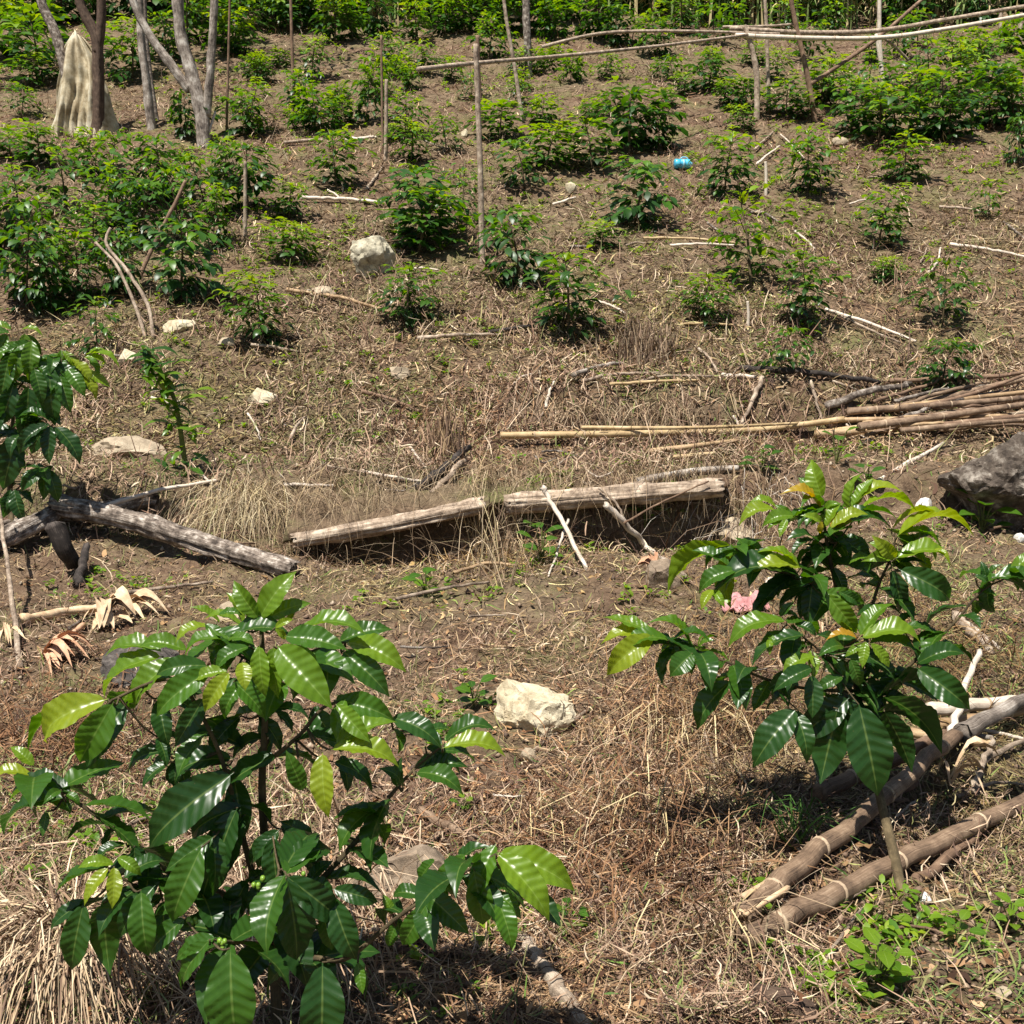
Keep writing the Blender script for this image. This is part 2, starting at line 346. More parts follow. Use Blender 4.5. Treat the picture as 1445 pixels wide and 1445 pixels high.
def litter():
    x, y, px, py = sample_ground(105000, 620, 1560, mask=lambda px, py, x, y: no_hollow(px, py, x, y) * (1 - .8 * sstep(px, 1080, 1250) * sstep(py, 1290, 1350)) * (.22 + .78 * sstep(fbm(x * 1.6, y * 1.3, 3, 55), -.25, .3))); n = len(x)
    L = rng.lognormal(-2.75, .55, n) * (1 + y * .04); wd = rng.uniform(.0010, .0034, n) * (1 + y * .12)
    strips(x, y, L, wd, straw_cols(n, x, y), rng.exponential(.010, n), rng.normal(0, .22, n), .5, name='straw_litter')
    x, y, px, py = sample_ground(85000, -10, 640); n = len(x)
    L = rng.lognormal(-2.35, .65, n); wd = rng.uniform(.003, .011, n) * (1 + y * .05)
    strips(x, y, L, wd, straw_cols(n, x, y) * np.where(rng.random((n, 1)) < .2, 1.25, .9), rng.exponential(.02, n), rng.normal(0, .3, n), .5, name='slope_straw')
    # short broad chips and dead leaf pieces
    x, y, px, py = sample_ground(20000, 380, 1560, mask=no_hollow); n = len(x)
    L = rng.lognormal(-4.0, .45, n); wd = L * rng.uniform(.3, .7, n)
    c = straw_cols(n, x, y) * np.array([1.0, .88, .8]); strips(x, y, L, wd, c, rng.exponential(.008, n), rng.normal(0, .35, n), .6, name='leaf_litter')
    # tangled dark fibrous heaps (dead roots and bracken) where the photograph shows them
    hx = []; hy = []
    for (cx, cy, sx, sy, n) in ((1020, 1010, 90, 45, 1500), (930, 1190, 110, 60, 1700), (60, 1040, 70, 50, 1300), (1180, 900, 130, 50, 1300), (900, 490, 45, 25, 500), (630, 610, 60, 35, 700), (1060, 660, 60, 40, 700), (1390, 320, 90, 35, 500), (1380, 960, 70, 40, 800), (700, 780, 70, 30, 500), (1180, 230, 70, 20, 300)):
        q = row2y(rng.normal(cy, sy, n)); hy.append(q); hx.append((rng.normal(cx, sx, n) - CX) / FPX * q)
    x = np.concatenate(hx); y = np.concatenate(hy); n = len(x)
    c = straw_cols(n, x, y) * np.array([.72, .58, .50]); L = rng.lognormal(-2.3, .45, n) * (1 + y * .03)
    strips(x, y, L, rng.uniform(.0018, .004, n) * (1 + y * .12), c, rng.exponential(.028, n), rng.normal(0, .6, n), .8, name='fibre_litter')
    # matted dry weeds standing a few centimetres off the slope
    x, y, px, py = sample_ground(120000, -5, 760, mask=lambda px, py, x, y: no_hollow(px, py, x, y) * (.12 + .88 * sstep(fbm(x * 1.1 + 31, y * .9, 3, 71), -.22, .28))); n = len(x)
    L = rng.lognormal(-2.45, .45, n) * (1 + y * .02); pal = np.array([(.29, .19, .125), (.39, .28, .19), (.18, .105, .07), (.075, .043, .03), (.50, .40, .28), (.14, .145, .05), (.19, .19, .07)])
    c = pal[rng.choice(7, n, p=[.24, .17, .2, .17, .08, .08, .06])] * rng.uniform(.7, 1.25, (n, 1))
    strips(x, y, L, rng.uniform(.003, .009, n) * (1 + y * .03), c, rng.exponential(.035, n) + .01, rng.normal(0, .75, n), .7, name='matted_weeds')
    x, y, px, py = sample_ground(80000, 740, 1560, mask=lambda px, py, x, y: no_hollow(px, py, x, y) * (1 - .85 * sstep(px, 1080, 1250) * sstep(py, 1290, 1350)) * (.08 + .92 * sstep(fbm(x * 1.9 + 31, y * 1.7, 3, 71), -.2, .3))); n = len(x)
    L = rng.lognormal(-3.0, .45, n); c = pal[rng.choice(7, n, p=[.24, .17, .22, .18, .07, .06, .06])] * rng.uniform(.7, 1.25, (n, 1))
    strips(x, y, L, rng.uniform(.0012, .0038, n) * (1 + y * .08), c, rng.exponential(.016, n) + .004, rng.normal(0, .6, n), .7, name='matted_litter')
litter()
# soil crumbs
def crumbs():
    x, y, px, py = sample_ground(14000, 520, 1560); n = len(x); r = np.minimum(rng.lognormal(-5.1, .55, n), .012) * (1 + y * .08)
    oct_ = np.array([(1, 0, 0), (-1, 0, 0), (0, 1, 0), (0, -1, 0), (0, 0, 1), (0, 0, -.6)], float)
    V = oct_[None] * r[:, None, None] * rng.uniform(.5, 1.3, (n, 6, 1)); V = V + np.stack([x, y, H(x, y) + r * .3], 1)[:, None]
    f = np.array([(0, 2, 4), (2, 1, 4), (1, 3, 4), (3, 0, 4), (2, 0, 5), (1, 2, 5), (3, 1, 5), (0, 3, 5)]); F = (np.arange(n)[:, None, None] * 6 + f[None]).reshape(-1, 3)
    c = np.array([(.15, .10, .068), (.24, .17, .115), (.09, .06, .042), (.36, .29, .21)])[rng.choice(4, n, p=[.4, .3, .22, .08])]
    o = link('soil_crumbs', arr_mesh('soil_crumbs', V.reshape(-1, 3), F, col=np.repeat(c, 6, axis=0), m=M_LITTER, smooth=False)); tag(o, kind='stuff')
crumbs()

# ------------------------------------------------------------------ leaves
LT = np.array([(0, 0), (.28, -.8), (.28, 0), (.28, .8), (.66, -.78), (.66, 0), (.66, .78), (1, 0)])
LF = np.array([(0, 2, 1), (0, 3, 2), (1, 2, 5), (1, 5, 4), (2, 3, 6), (2, 6, 5), (4, 5, 7), (5, 6, 7)])
def leaf_template(ratio=.4, droop=.10, fold=.18):
    V = np.zeros((8, 3)); V[:, 0] = LT[:, 0]; V[:, 1] = LT[:, 1] * ratio * .5 / .8 * .95
    V[:, 2] = 4 * droop * LT[:, 0] * (1 - LT[:, 0]) + np.abs(V[:, 1]) * fold; return V
def foliage_mesh(name, P, D, N, L, age_tone, m, ratio=.42, droop=.12):
    """P,D,N (n,3) L,age (n)"""
    P = np.asarray(P); D = np.asarray(D); N = np.asarray(N); n = len(P)
    D = D / np.linalg.norm(D, axis=1, keepdims=True); N = N - D * (N * D).sum(1, keepdims=True); N /= (np.linalg.norm(N, axis=1, keepdims=True) + 1e-9)
    Sd = np.cross(N, D); T = leaf_template(ratio, droop)
    dr = rng.uniform(.5, 1.6, n)
    V = P[:, None] + L[:, None, None] * (T[None, :, 0:1] * D[:, None] + T[None, :, 1:2] * Sd[:, None] + T[None, :, 2:3] * dr[:, None, None] * N[:, None])
    F = (np.arange(n)[:, None, None] * 8 + LF[None]).reshape(-1, 3)
    col = np.zeros((n, 8, 3)); col[:, :, 0] = np.asarray(age_tone)[:, None]
    uv = np.tile(np.stack([LT[:, 0], LT[:, 1] * .5 + .5], 1), (n, 1))
    return arr_mesh(name, V.reshape(-1, 3), F, col=col.reshape(-1, 3), uv=uv, m=m)
def hero_leaf(name, ratio, droop, fold, amp, edge, twist, nr=60, nc=8, seed=0):
    V = []; uv = []
    for i in range(nr + 1):
        x = i / nr; w = max(math.sin(math.pi * min(x, 1) ** .82), 0) ** .85 * (1 - .38 * float(sstep(np.array(x), .80, 1.0)))
        if x < .05: w = .035
        for j in range(nc + 1):
            v = (j / nc - .5) * 2; y = v * w * ratio * .5; av = abs(v)
            z = 4 * droop * x * (1 - x) * (1 + .5 * (x - .5)) + fold * abs(y)
            z += amp * math.cos(2 * math.pi * (9 * x - 1.15 * av)) * (av * (1.25 - av)) * w
            z += edge * math.sin(2 * math.pi * 3.1 * x + seed * 1.7 + (2 if v > 0 else 0)) * av ** 2 * w
            z += twist * y * (x - .3); V.append((x, y, z)); uv.append((x, j / nc))
    V = np.array(V); c = nc + 1; i = np.arange((nr + 1) * c).reshape(nr + 1, c)
    F = np.stack([i[:-1, :-1].ravel(), i[1:, :-1].ravel(), i[1:, 1:].ravel(), i[:-1, 1:].ravel()], 1)
    return arr_mesh(name, V, F, uv=np.array(uv), m=M_LEAF)
HL = [hero_leaf('leaf', .385 + .02 * (i % 3), d, .34 + .16 * (i % 2), .034, .022, (.5, -.5, 0)[i % 3], seed=i) for i, d in enumerate((.06, .10, .14, .18, .22, .26, .12, .16))]
SL = [hero_leaf('leaf', .42, d, .25, .008, .012, 0, 6, 2, seed=i) for i, d in enumerate((.07, .12, .17))]
def put_leaf(parent, base, tip, nrm, age_tone, me, name='leaf', wscale=1.0):
    d = tip - base; L = d.length; d.normalize(); n = (nrm - d * nrm.dot(d))
    if n.length < 1e-3: n = d.orthogonal()
    n.normalize(); s = n.cross(d); o = link(name, me, parent)
    M = Matrix(((d.x * L, s.x * L * wscale, n.x * L), (d.y * L, s.y * L * wscale, n.y * L), (d.z * L, s.z * L * wscale, n.z * L))).to_4x4(); M.translation = base - parent.location
    o.matrix_local = M; o.color = (max(0, min(1, age_tone)), 0, 0, 1); return o

# ------------------------------------------------------------------ the two foreground coffee plants
def hero_plant(name, label, root, polys, leaves, berries=(), fill=0, pair=0.0, lsc=1.0):
    t = empty(name, root, label, 'coffee plant'); mb = MB(); skel = []
    for pts, r0, r1 in polys:
        P = smooth_pts([Vector(p) for p in pts], max(6, 5 * len(pts)))
        mb.tube(P, [r0 + (r1 - r0) * i / (len(P) - 1) for i in range(len(P))], 8, .12); skel += P
    for k, lf in enumerate(leaves):
        bx, by, tx, ty, age_tone, kk, yb = lf[:7]; dz = lf[7] if len(lf) > 7 else random.uniform(-.035, .02); ws = lf[8] if len(lf) > 8 else 1.0
        b = AT(bx, by, yb); e = AT(tx, ty, yb + dz); cv = (Vector((0, 0, CAMZ)) - b).normalized()
        nrm = Vector((0, 0, 1)) * (1 - abs(kk)) + cv * kk + Vector((random.uniform(-.32, .32), random.uniform(-.1, .1), 0))
        arch = abs(tx - bx) > 1.1 * abs(ty - by)
        me = HL[random.choice((3, 4, 5)) if arch else random.choice((0, 1, 2, 6, 7))]
        e = b + (e - b) * 1.03; put_leaf(t, b, e, nrm, (min(.84, .17 + .80 * age_tone) if age_tone < .95 else age_tone), me, wscale=ws)  # low tones mean old leaves, and also paint the shade on inner ones
        if random.random() < pair:
            ax = (e - b); a2 = Matrix.Rotation(random.choice((-1, 1)) * random.uniform(.5, 1.1), 3, cv) @ ax; b2 = b + Vector((random.uniform(-.015, .015), random.uniform(.01, .05), random.uniform(-.012, .006)))
            put_leaf(t, b2, b2 + a2 * random.uniform(.65, .95), nrm + Vector((random.uniform(-.4, .4), 0, random.uniform(0, .5))), min(.76, max(.12, .14 + age_tone * .72 + random.uniform(-.12, .12))), random.choice(HL), wscale=ws * .95)
        q = min(skel, key=lambda s: (s - b).length)
        if .008 < (q - b).length < .35:
            mid = q.lerp(b, .55) + Vector((0, 0, -.01)); Pp = smooth_pts([q, mid, b], 6); mb.tube(Pp, [.0026, .0024, .0022, .002, .0018, .0016], 5)
    for _ in range(fill):
        q = random.choice(skel[len(skel) // 9:]); a = random.uniform(0, 6.28); dn = random.uniform(-1.2, .1); d = Vector((math.cos(a), math.sin(a), dn)).normalized(); l = random.uniform(.09, .15) * lsc
        fz = (q.z - root.z) / (max(k.z for k in skel) - root.z)
        if fz < .12: continue
        put_leaf(t, q, q + d * l, Vector((random.uniform(-.3, .3), random.uniform(-.3, .3), 1)), random.uniform(.08, .30) + .26 * fz, random.choice(HL), wscale=1.1)
    link('stem', mb.mesh('stem', M_STEM, origin=root), t)
    for (px, py, yb) in berries:
        for _ in range(4):
            p = AT(px + random.uniform(-7, 7), py + random.uniform(-7, 7), yb); o = link('berry', BERRY, t); o.location = p - Vector(root); sc = random.uniform(.8, 1.2); o.scale = (sc, sc, sc)
    return t
def uvsphere(r, n=8, m=6):
    V = [(0, 0, r)]; F = []
    for i in range(1, m):
        for k in range(n): a = math.pi * i / m; b = 2 * math.pi * k / n; V.append((r * math.sin(a) * math.cos(b), r * math.sin(a) * math.sin(b), r * 1.25 * math.cos(a)))
    V.append((0, 0, -r)); l = len(V) - 1
    for k in range(n):
        F.append((0, 1 + k, 1 + (k + 1) % n)); F.append((l, l - n + (k + 1) % n, l - n + k))
        for i in range(m - 2): a = 1 + i * n + k; b = 1 + i * n + (k + 1) % n; F.append((a, a + n, b + n, b))
    me = bpy.data.meshes.new('berry'); me.from_pydata(V, [], F); me.polygons.foreach_set('use_smooth', [True] * len(F)); return me
BERRY = uvsphere(.0045); BERRY.materials.append(M_BERRY)
Y1 = 2.0
A = lambda px, py, o=0.0: AT(px, py, Y1 + o)
rootL = G(393, 1478); rootL.y = max(rootL.y, 1.85)
LEFT = [
 # crown tip
 (365, 873, 331, 820, .60, .95, 2.02, .02), (366, 873, 417, 808, .66, .75, 2.02, .03), (342, 884, 288, 876, .70, .15, 2.04), (300, 884, 249, 908, .80, .30, 2.02), (326, 903, 262, 930, .52, .12, 1.96),
 (290, 880, 322, 915, .38, .5, 1.98), (322, 902, 359, 911, .50, .4, 1.96), (352, 912, 307, 950, .36, .55, 1.93), (324, 948, 290, 1003, .86, .6, 1.86), (342, 934, 346, 974, .90, .85, 1.84, -.03, 1.25),
 (366, 911, 375, 982, .68, .8, 1.87), (386, 912, 393, 984, .64, .6, 1.88), (330, 962, 373, 1014, .42, .65, 1.88), (391, 911, 467, 998, .62, .8, 1.88, -.05, 1.05), (388, 886, 414, 874, .80, .6, 2.0), (388, 886, 402, 902, .80, .8, 1.96),
 (417, 893, 514, 896, .58, .10, 2.0), (488, 906, 571, 948, .70, .55, 2.02), (483, 918, 548, 982, .25, .6, 2.0), (472, 988, 556, 1018, .40, .6, 1.95), (474, 994, 521, 1046, .64, .75, 1.88), (552, 1012, 622, 1057, .18, .6, 2.0),
 (556, 1028, 602, 1054, .45, -.3, 2.0), (466, 1058, 560, 1082, .80, .25, 1.85), (455, 1062, 464, 1152, .84, .9, 1.80, -.03), (428, 1116, 404, 1060, .42, .7, 1.86), (624, 1056, 711, 1068, .80, .22, 1.95), (627, 1047, 700, 1033, .22, .35, 2.03), (587, 1090, 652, 1122, .30, .6, 1.98),
 (600, 1053, 636, 1092, .12, .3, 2.02), (569, 1112, 534, 1085, .20, .5, 1.96), (470, 1075, 524, 1120, .15, .5, 1.95), (468, 1158, 545, 1172, .35, -.25, 1.94), (420, 935, 475, 955, .25, .4, 2.06), (440, 1000, 480, 1060, .18, .5, 2.04),
 # left side; dark inner leaves have their shade put into the tone
 (153, 986, 70, 1048, .84, .45, 1.98), (160, 991, 114, 1073, .50, .7, 1.93), (180, 990, 124, 1084, .10, .35, 1.97), (142, 990, 42, 1058, .45, -.15, 2.02), (230, 926, 150, 984, .62, .35, 2.02), (256, 930, 192, 998, .60, .55, 1.98), (298, 945, 223, 1010, .48, .7, 1.90), (225, 985, 238, 1052, .08, .5, 1.98),
 (288, 984, 248, 1052, .12, .55, 1.92), (245, 1060, 182, 1092, .05, .2, 2.0), (240, 1075, 202, 1112, .08, .5, 1.98), (222, 1040, 235, 1082, .15, .6, 1.99), (250, 1070, 262, 1112, .05, .5, 2.0), (305, 1030, 262, 1062, .05, .3, 2.02), (330, 1090, 214, 1194, .03, .55, 1.92), (340, 1010, 300, 1060, .05, .5, 2.0), (365, 1010, 395, 1060, .05, .4, 2.02), (330, 1070, 250, 1105, .12, .4, 1.96),
 (385, 1000, 436, 1018, .10, .3, 1.96), (380, 1040, 330, 1075, .04, .4, 2.03), (335, 1140, 312, 1236, .05, .7, 1.90), (346, 1150, 288, 1272, .06, .5, 1.93), (300, 1175, 300, 1262, .20, .3, 1.88), (330, 1095, 345, 1180, .05, .5, 1.97), (400, 1170, 452, 1225, .06, .4, 1.95), (385, 1180, 395, 1265, .08, .6, 1.90),
 (445, 1200, 395, 1160, .08, .4, 1.98), (395, 1175, 365, 1225, .06, .6, 1.92), (420, 1185, 440, 1240, .08, .5, 1.94), (372, 1240, 352, 1290, .1, .5, 1.95), (350, 1240, 322, 1320, .05, .6, 1.95),
 # lower left cluster and left branch
 (118, 1274, 102, 1366, .22, .8, 1.84), (146, 1274, 155, 1374, .28, -.5, 1.82), (199, 1256, 210, 1347, .36, .85, 1.80), (284, 1196, 244, 1298, .38, .75, 1.82), (262, 1296, 214, 1346, .25, .5, 1.80), (153, 1224, 120, 1277, .88, .6, 1.82), (161, 1223, 158, 1281, .87, .8, 1.80), (178, 1190, 138, 1224, .05, .35, 1.90), (190, 1194, 184, 1247, .06, .8, 1.88), (176, 1262, 186, 1318, .10, .6, 1.86), (230, 1270, 236, 1340, .06, .5, 1.9),
 (88, 1117, 14, 1132, .45, .12, 1.90), (45, 1094, -12, 1106, .84, .3, 1.94), (86, 1115, 61, 1135, .36, .9, 1.84), (92, 1126, 8, 1177, .14, .35, 1.86), (66, 1145, 60, 1180, .3, .4, 1.86), (160, 1166, 96, 1186, .14, -.3, 1.90), (90, 1120, 112, 1138, .4, .4, 1.9),
 # bottom
 (404, 1238, 418, 1352, .06, .85, 1.78), (468, 1264, 502, 1352, .10, .85, 1.82), (325, 1338, 336, 1468, .34, .95, 1.70, -.02, 1.25), (455, 1358, 452, 1480, .10, .95, 1.72, -.02, 1.2), (296, 1326, 260, 1388, .36, .7, 1.74), (505, 1358, 512, 1402, .5, .6, 1.82), (372, 1255, 380, 1312, .1, .6, 1.82), (455, 1285, 468, 1340, .3, .6, 1.84), (420, 1250, 470, 1268, .2, .3, 1.86),
 # right lower branch
 (701, 1204, 773, 1298, .74, .62, 1.80, -.04, .95), (702, 1203, 808, 1256, .72, .45, 1.86, -.02, .95), (668, 1226, 681, 1303, .50, .85, 1.80), (702, 1268, 722, 1338, .46, .75, 1.80), (735, 1248, 790, 1306, .10, .3, 1.84), (640, 1234, 692, 1196, .16, .15, 1.88), (620, 1222, 640, 1262, .40, .6, 1.86), (596, 1256, 660, 1317, .30, .65, 1.83), (602, 1276, 569, 1332, .40, .7, 1.82), (555, 1290, 540, 1262, .6, .5, 1.88), (560, 1300, 548, 1335, .4, .5, 1.88),
]
polysL = [([rootL, A(388, 1380), A(378, 1240), A(370, 1120), A(374, 1000), A(368, 872, .02)], .013, .004),
 ([A(384, 1330), A(350, 1210, -.03), A(330, 1130, -.05), A(300, 1040, -.06), A(245, 960, -.05), A(158, 988, -.05)], .007, .0025),
 ([A(378, 1290), A(300, 1255, -.06), A(240, 1232, -.08), A(165, 1172, -.09), A(90, 1120, -.1), A(45, 1094, -.06)], .0065, .002),
 ([A(384, 1310), A(440, 1255, -.06), A(500, 1190, -.04), A(545, 1130, -.02), A(585, 1085, 0), A(625, 1052, 0)], .007, .002),
 ([A(392, 1365), A(440, 1352, -.10), A(490, 1352, -.14), A(560, 1295, -.15), A(640, 1240, -.16), A(700, 1205, -.18)], .0065, .002),
 ([A(372, 1080), A(420, 1040, -.08), A(470, 992, -.06), A(552, 1013, -.02)], .005, .002),
 ([A(373, 1000), A(420, 930), A(486, 906, .01)], .004, .0018), ([A(372, 940), A(330, 920), A(300, 885)], .0035, .0015),
 ([A(385, 1330), A(340, 1330, -.16), A(296, 1326, -.24)], .004, .002), ([A(240, 1232, -.08), A(195, 1250, -.14), A(150, 1222, -.17)], .003, .0015), ([A(378, 1290), A(395, 1230, -.15), A(405, 1236, -.2)], .003, .002)]
hero_plant('coffee_plant', 'large glossy coffee plant beside the dry straw heap, widest spread of bright young leaves', rootL, polysL, LEFT, ((317, 1330, 1.76), (272, 1302, 1.8), (425, 1238, 1.8), (365, 1245, 1.85), (405, 1190, 1.9)), fill=95, pair=.7)
Y2 = 2.95
B = lambda px, py, o=0.0: AT(px, py, Y2 + o)
rootR = G(1279, 1288)
RIGHT = [
 (1160, 703, 1146, 650, .76, .95, 2.66, .05, 1.15), (1158, 722, 1102, 699, .97, .25, 2.66), (1162, 722, 1188, 712, .62, .5, 2.64), (1198, 722, 1275, 697, .93, .2, 2.70), (1214, 718, 1291, 721, .76, -.15, 2.62), (1122, 728, 1076, 744, .60, .55, 2.6), (1094, 719, 1044, 742, .80, .4, 2.64), (1110, 732, 1100, 758, .72, .7, 2.56), (1156, 766, 1110, 764, .14, .2, 2.58),
 (1160, 738, 1130, 728, .78, .6, 2.58), (1160, 735, 1158, 752, .95, .7, 2.55), (1172, 746, 1224, 727, .84, .4, 2.56), (1172, 746, 1200, 726, .97, .3, 2.58), (1166, 757, 1259, 751, .12, .15, 2.58), (1264, 788, 1231, 756, .86, .85, 2.54), (1200, 722, 1222, 694, .72, .5, 2.72), (1258, 748, 1332, 735, .84, -.15, 2.66), (1266, 757, 1372, 758, .82, -.2, 2.6), (1272, 776, 1332, 764, .14, .15, 2.62), (1264, 788, 1339, 799, .74, .35, 2.56), (1318, 775, 1340, 790, .85, .6, 2.56),
 (1268, 803, 1338, 846, .18, .7, 2.54), (1250, 808, 1312, 800, .10, -.2, 2.6), (1230, 786, 1199, 796, .60, .4, 2.58), (1255, 790, 1224, 766, .70, .6, 2.56), (1166, 838, 1208, 892, .60, .75, 2.5), (1184, 835, 1212, 852, .25, .8, 2.52), (1190, 760, 1230, 800, .08, .4, 2.66), (1180, 765, 1150, 800, .10, .4, 2.66), (1175, 800, 1190, 840, .06, .5, 2.64), (1165, 790, 1130, 770, .15, .3, 2.64),
 # upper left limb
 (1034, 768, 945, 836, .76, -.35, 2.56), (1072, 796, 1010, 790, .50, .3, 2.56), (1050, 765, 1080, 795, .45, .3, 2.6), (1130, 801, 1055, 814, .84, .3, 2.52), (1040, 804, 988, 838, .38, .4, 2.5), (1132, 815, 1007, 842, .06, .2, 2.52), (1150, 820, 1060, 882, .06, .2, 2.54), (1006, 832, 990, 860, .82, .7, 2.46), (1160, 818, 1100, 812, .10, -.2, 2.56), (1140, 830, 1100, 862, .10, .4, 2.56), (1100, 870, 1120, 850, .3, .5, 2.5),
 # left limb
 (976, 916, 914, 881, .52, .15, 2.48), (928, 896, 849, 910, .88, .35, 2.46), (922, 896, 858, 952, .84, .55, 2.43), (945, 903, 879, 924, .50, .4, 2.44), (962, 913, 898, 929, .15, -.2, 2.46), (977, 922, 946, 954, .30, .9, 2.40, -.02, 1.7), (985, 921, 1029, 937, .50, -.25, 2.5), (1033, 960, 986, 1029, .22, .55, 2.44), (985, 916, 1010, 905, .55, .3, 2.52),
 # middle
 (1110, 876, 1030, 913, .58, .35, 2.46), (1136, 896, 1062, 942, .12, .3, 2.44), (1085, 902, 1086, 924, .72, .8, 2.42), (1150, 926, 1105, 956, .74, .35, 2.42), (1146, 942, 1092, 976, .12, .7, 2.38), (1145, 952, 1146, 1012, .14, .8, 2.4, -.03, 1.2), (1190, 955, 1152, 976, .26, .6, 2.4), (1210, 901, 1166, 904, .99, .3, 2.46), (1190, 912, 1154, 928, .30, .7, 2.42), (1222, 905, 1217, 942, .74, .85, 2.4), (1200, 930, 1212, 967, .34, .85, 2.4), (1228, 908, 1254, 941, .76, .7, 2.42), (1224, 926, 1262, 962, .08, .5, 2.46), (1214, 901, 1298, 911, .74, .35, 2.46), (1225, 908, 1294, 925, .12, .2, 2.45), (1272, 885, 1322, 905, .3, .3, 2.52), (1120, 880, 1150, 900, .15, .5, 2.48), (1175, 925, 1190, 955, .35, .6, 2.45), (1208, 870, 1272, 870, .06, -.2, 2.56),
 # hanging lower leaves
 (1212, 994, 1238, 1120, .07, .92, 2.36, -.04, 1.15), (1182, 1000, 1158, 1104, .10, -.75, 2.38, -.02, 1.2), (1247, 983, 1327, 1062, .10, -.45, 2.42), (1248, 1004, 1286, 1088, .10, -.6, 2.42), (1124, 1000, 1064, 1082, .12, .75, 2.36), (1293, 942, 1367, 1000, .18, .7, 2.42, -.05), (1205, 985, 1180, 1050, .08, .5, 2.5), (1235, 985, 1262, 1040, .06, .5, 2.5), (1225, 960, 1275, 975, .08, .2, 2.5),
 # right limb end
 (1395, 820, 1438, 823, .30, .2, 2.52), (1380, 838, 1420, 815, .4, .2, 2.52), (1392, 815, 1384, 792, .16, .6, 2.54), (1425, 808, 1470, 786, .66, .4, 2.54), (1400, 815, 1460, 838, .3, .3, 2.5), (1375, 812, 1392, 826, .2, .6, 2.5)]
RIGHT = [(*r[:6], r[6] + .33, *r[7:]) for r in RIGHT]
polysR = [([rootR, B(1258, 1190, -.32), B(1236, 1100, -.2), B(1214, 1000, -.06), B(1198, 915), B(1178, 820, .02), B(1165, 755, .02), B(1160, 700, .04)], .0145, .003),
 ([B(1214, 995, -.06), B(1218, 930), B(1235, 840), B(1258, 785), B(1264, 755)], .006, .0025), ([B(1220, 1010, -.06), B(1262, 960, -.08), B(1310, 915, -.1), B(1350, 875, -.11), B(1388, 832, -.11), B(1440, 808, -.1)], .006, .002),
 ([B(1205, 975, -.06), B(1140, 972, -.1), B(1080, 958, -.13), B(1030, 936, -.15), B(975, 915, -.15), B(925, 895, -.16)], .0055, .0018), ([B(1182, 850), B(1130, 815, -.05), B(1075, 800, -.08), B(1034, 770, -.06)], .0045, .002), ([B(1205, 950), B(1160, 920, -.12), B(1110, 880, -.15)], .004, .0018), ([B(1170, 780), B(1200, 740), B(1216, 716)], .003, .0015)]
hero_plant('coffee_plant', 'spindly bare-stemmed coffee plant rising over the crossed old canes, reddish tip leaves', rootR, polysR, RIGHT, fill=120, pair=.9)
# plant cut by the left edge of the picture
Y3 = 6.5
E3 = lambda px, py, o=0.0: AT(px, py, Y3 + o)
rootE = G(20, 778)
EDGE = [(14, 500, 2, 560, .3, .8, 4.2), (30, 485, 18, 540, .55, .8, 4.25), (45, 480, 40, 535, .55, .8, 4.25), (35, 470, 30, 520, .6, .7, 4.3), (55, 500, 60, 560, .5, .8, 4.25), (62, 500, 70, 555, .86, .6, 4.3), (70, 515, 78, 600, .2, .8, 4.2), (48, 520, 60, 570, .3, .7, 4.15), (85, 530, 100, 582, .32, .7, 4.2), (95, 520, 120, 560, .45, .6, 4.25), (100, 505, 128, 540, .93, .5, 4.3), (112, 525, 135, 565, .9, .6, 4.3), (120, 500, 168, 520, .72, .3, 4.35), (118, 505, 150, 515, .7, .3, 4.3), (88, 495, 110, 520, .72, .6, 4.3), (20, 540, 0, 600, .1, .7, 4.2), (40, 545, 30, 620, .1, .6, 4.2), (5, 560, -15, 630, .1, .6, 4.2), (65, 600, 45, 640, .04, .5, 4.15), (65, 598, 28, 640, .05, .4, 4.1), (70, 600, 70, 655, .03, .8, 4.1), (78, 602, 112, 655, .06, .5, 4.15), (60, 660, 62, 705, .25, .8, 4.15), (68, 662, 82, 708, .2, .7, 4.15), (48, 662, 35, 690, .1, .5, 4.2), (15, 690, 5, 730, .1, .6, 4.2), (20, 690, 35, 735, .12, .6, 4.2), (10, 470, -10, 520, .5, .7, 4.3), (5, 480, -30, 500, .6, .4, 4.3), (25, 610, 5, 690, .08, .5, 4.25), (30, 465, 60, 475, .7, .3, 4.35), (15, 465, -20, 470, .65, .3, 4.35), (50, 560, 85, 600, .1, .5, 4.2), (40, 590, 60, 625, .1, .5, 4.2)]
EDGE = [(*r[:6], r[6] + 2.2) for r in EDGE]
polysE = [([rootE, E3(16, 730), E3(14, 690), E3(18, 600), E3(20, 480)], .022, .008), ([E3(16, 640), E3(50, 590, -.1), E3(68, 598, -.15)], .006, .003), ([E3(18, 560), E3(60, 510), E3(118, 502)], .006, .003), ([E3(15, 700), E3(50, 665, -.1), E3(62, 660, -.12)], .005, .003), ([E3(18, 560), E3(5, 520), E3(-5, 480)], .005, .003)]
hero_plant('coffee_plant', 'wilting thin-stemmed plant with long drooping leaves at the left edge, before grey logs', rootE, polysE, EDGE, fill=46, pair=.7, lsc=1.35)

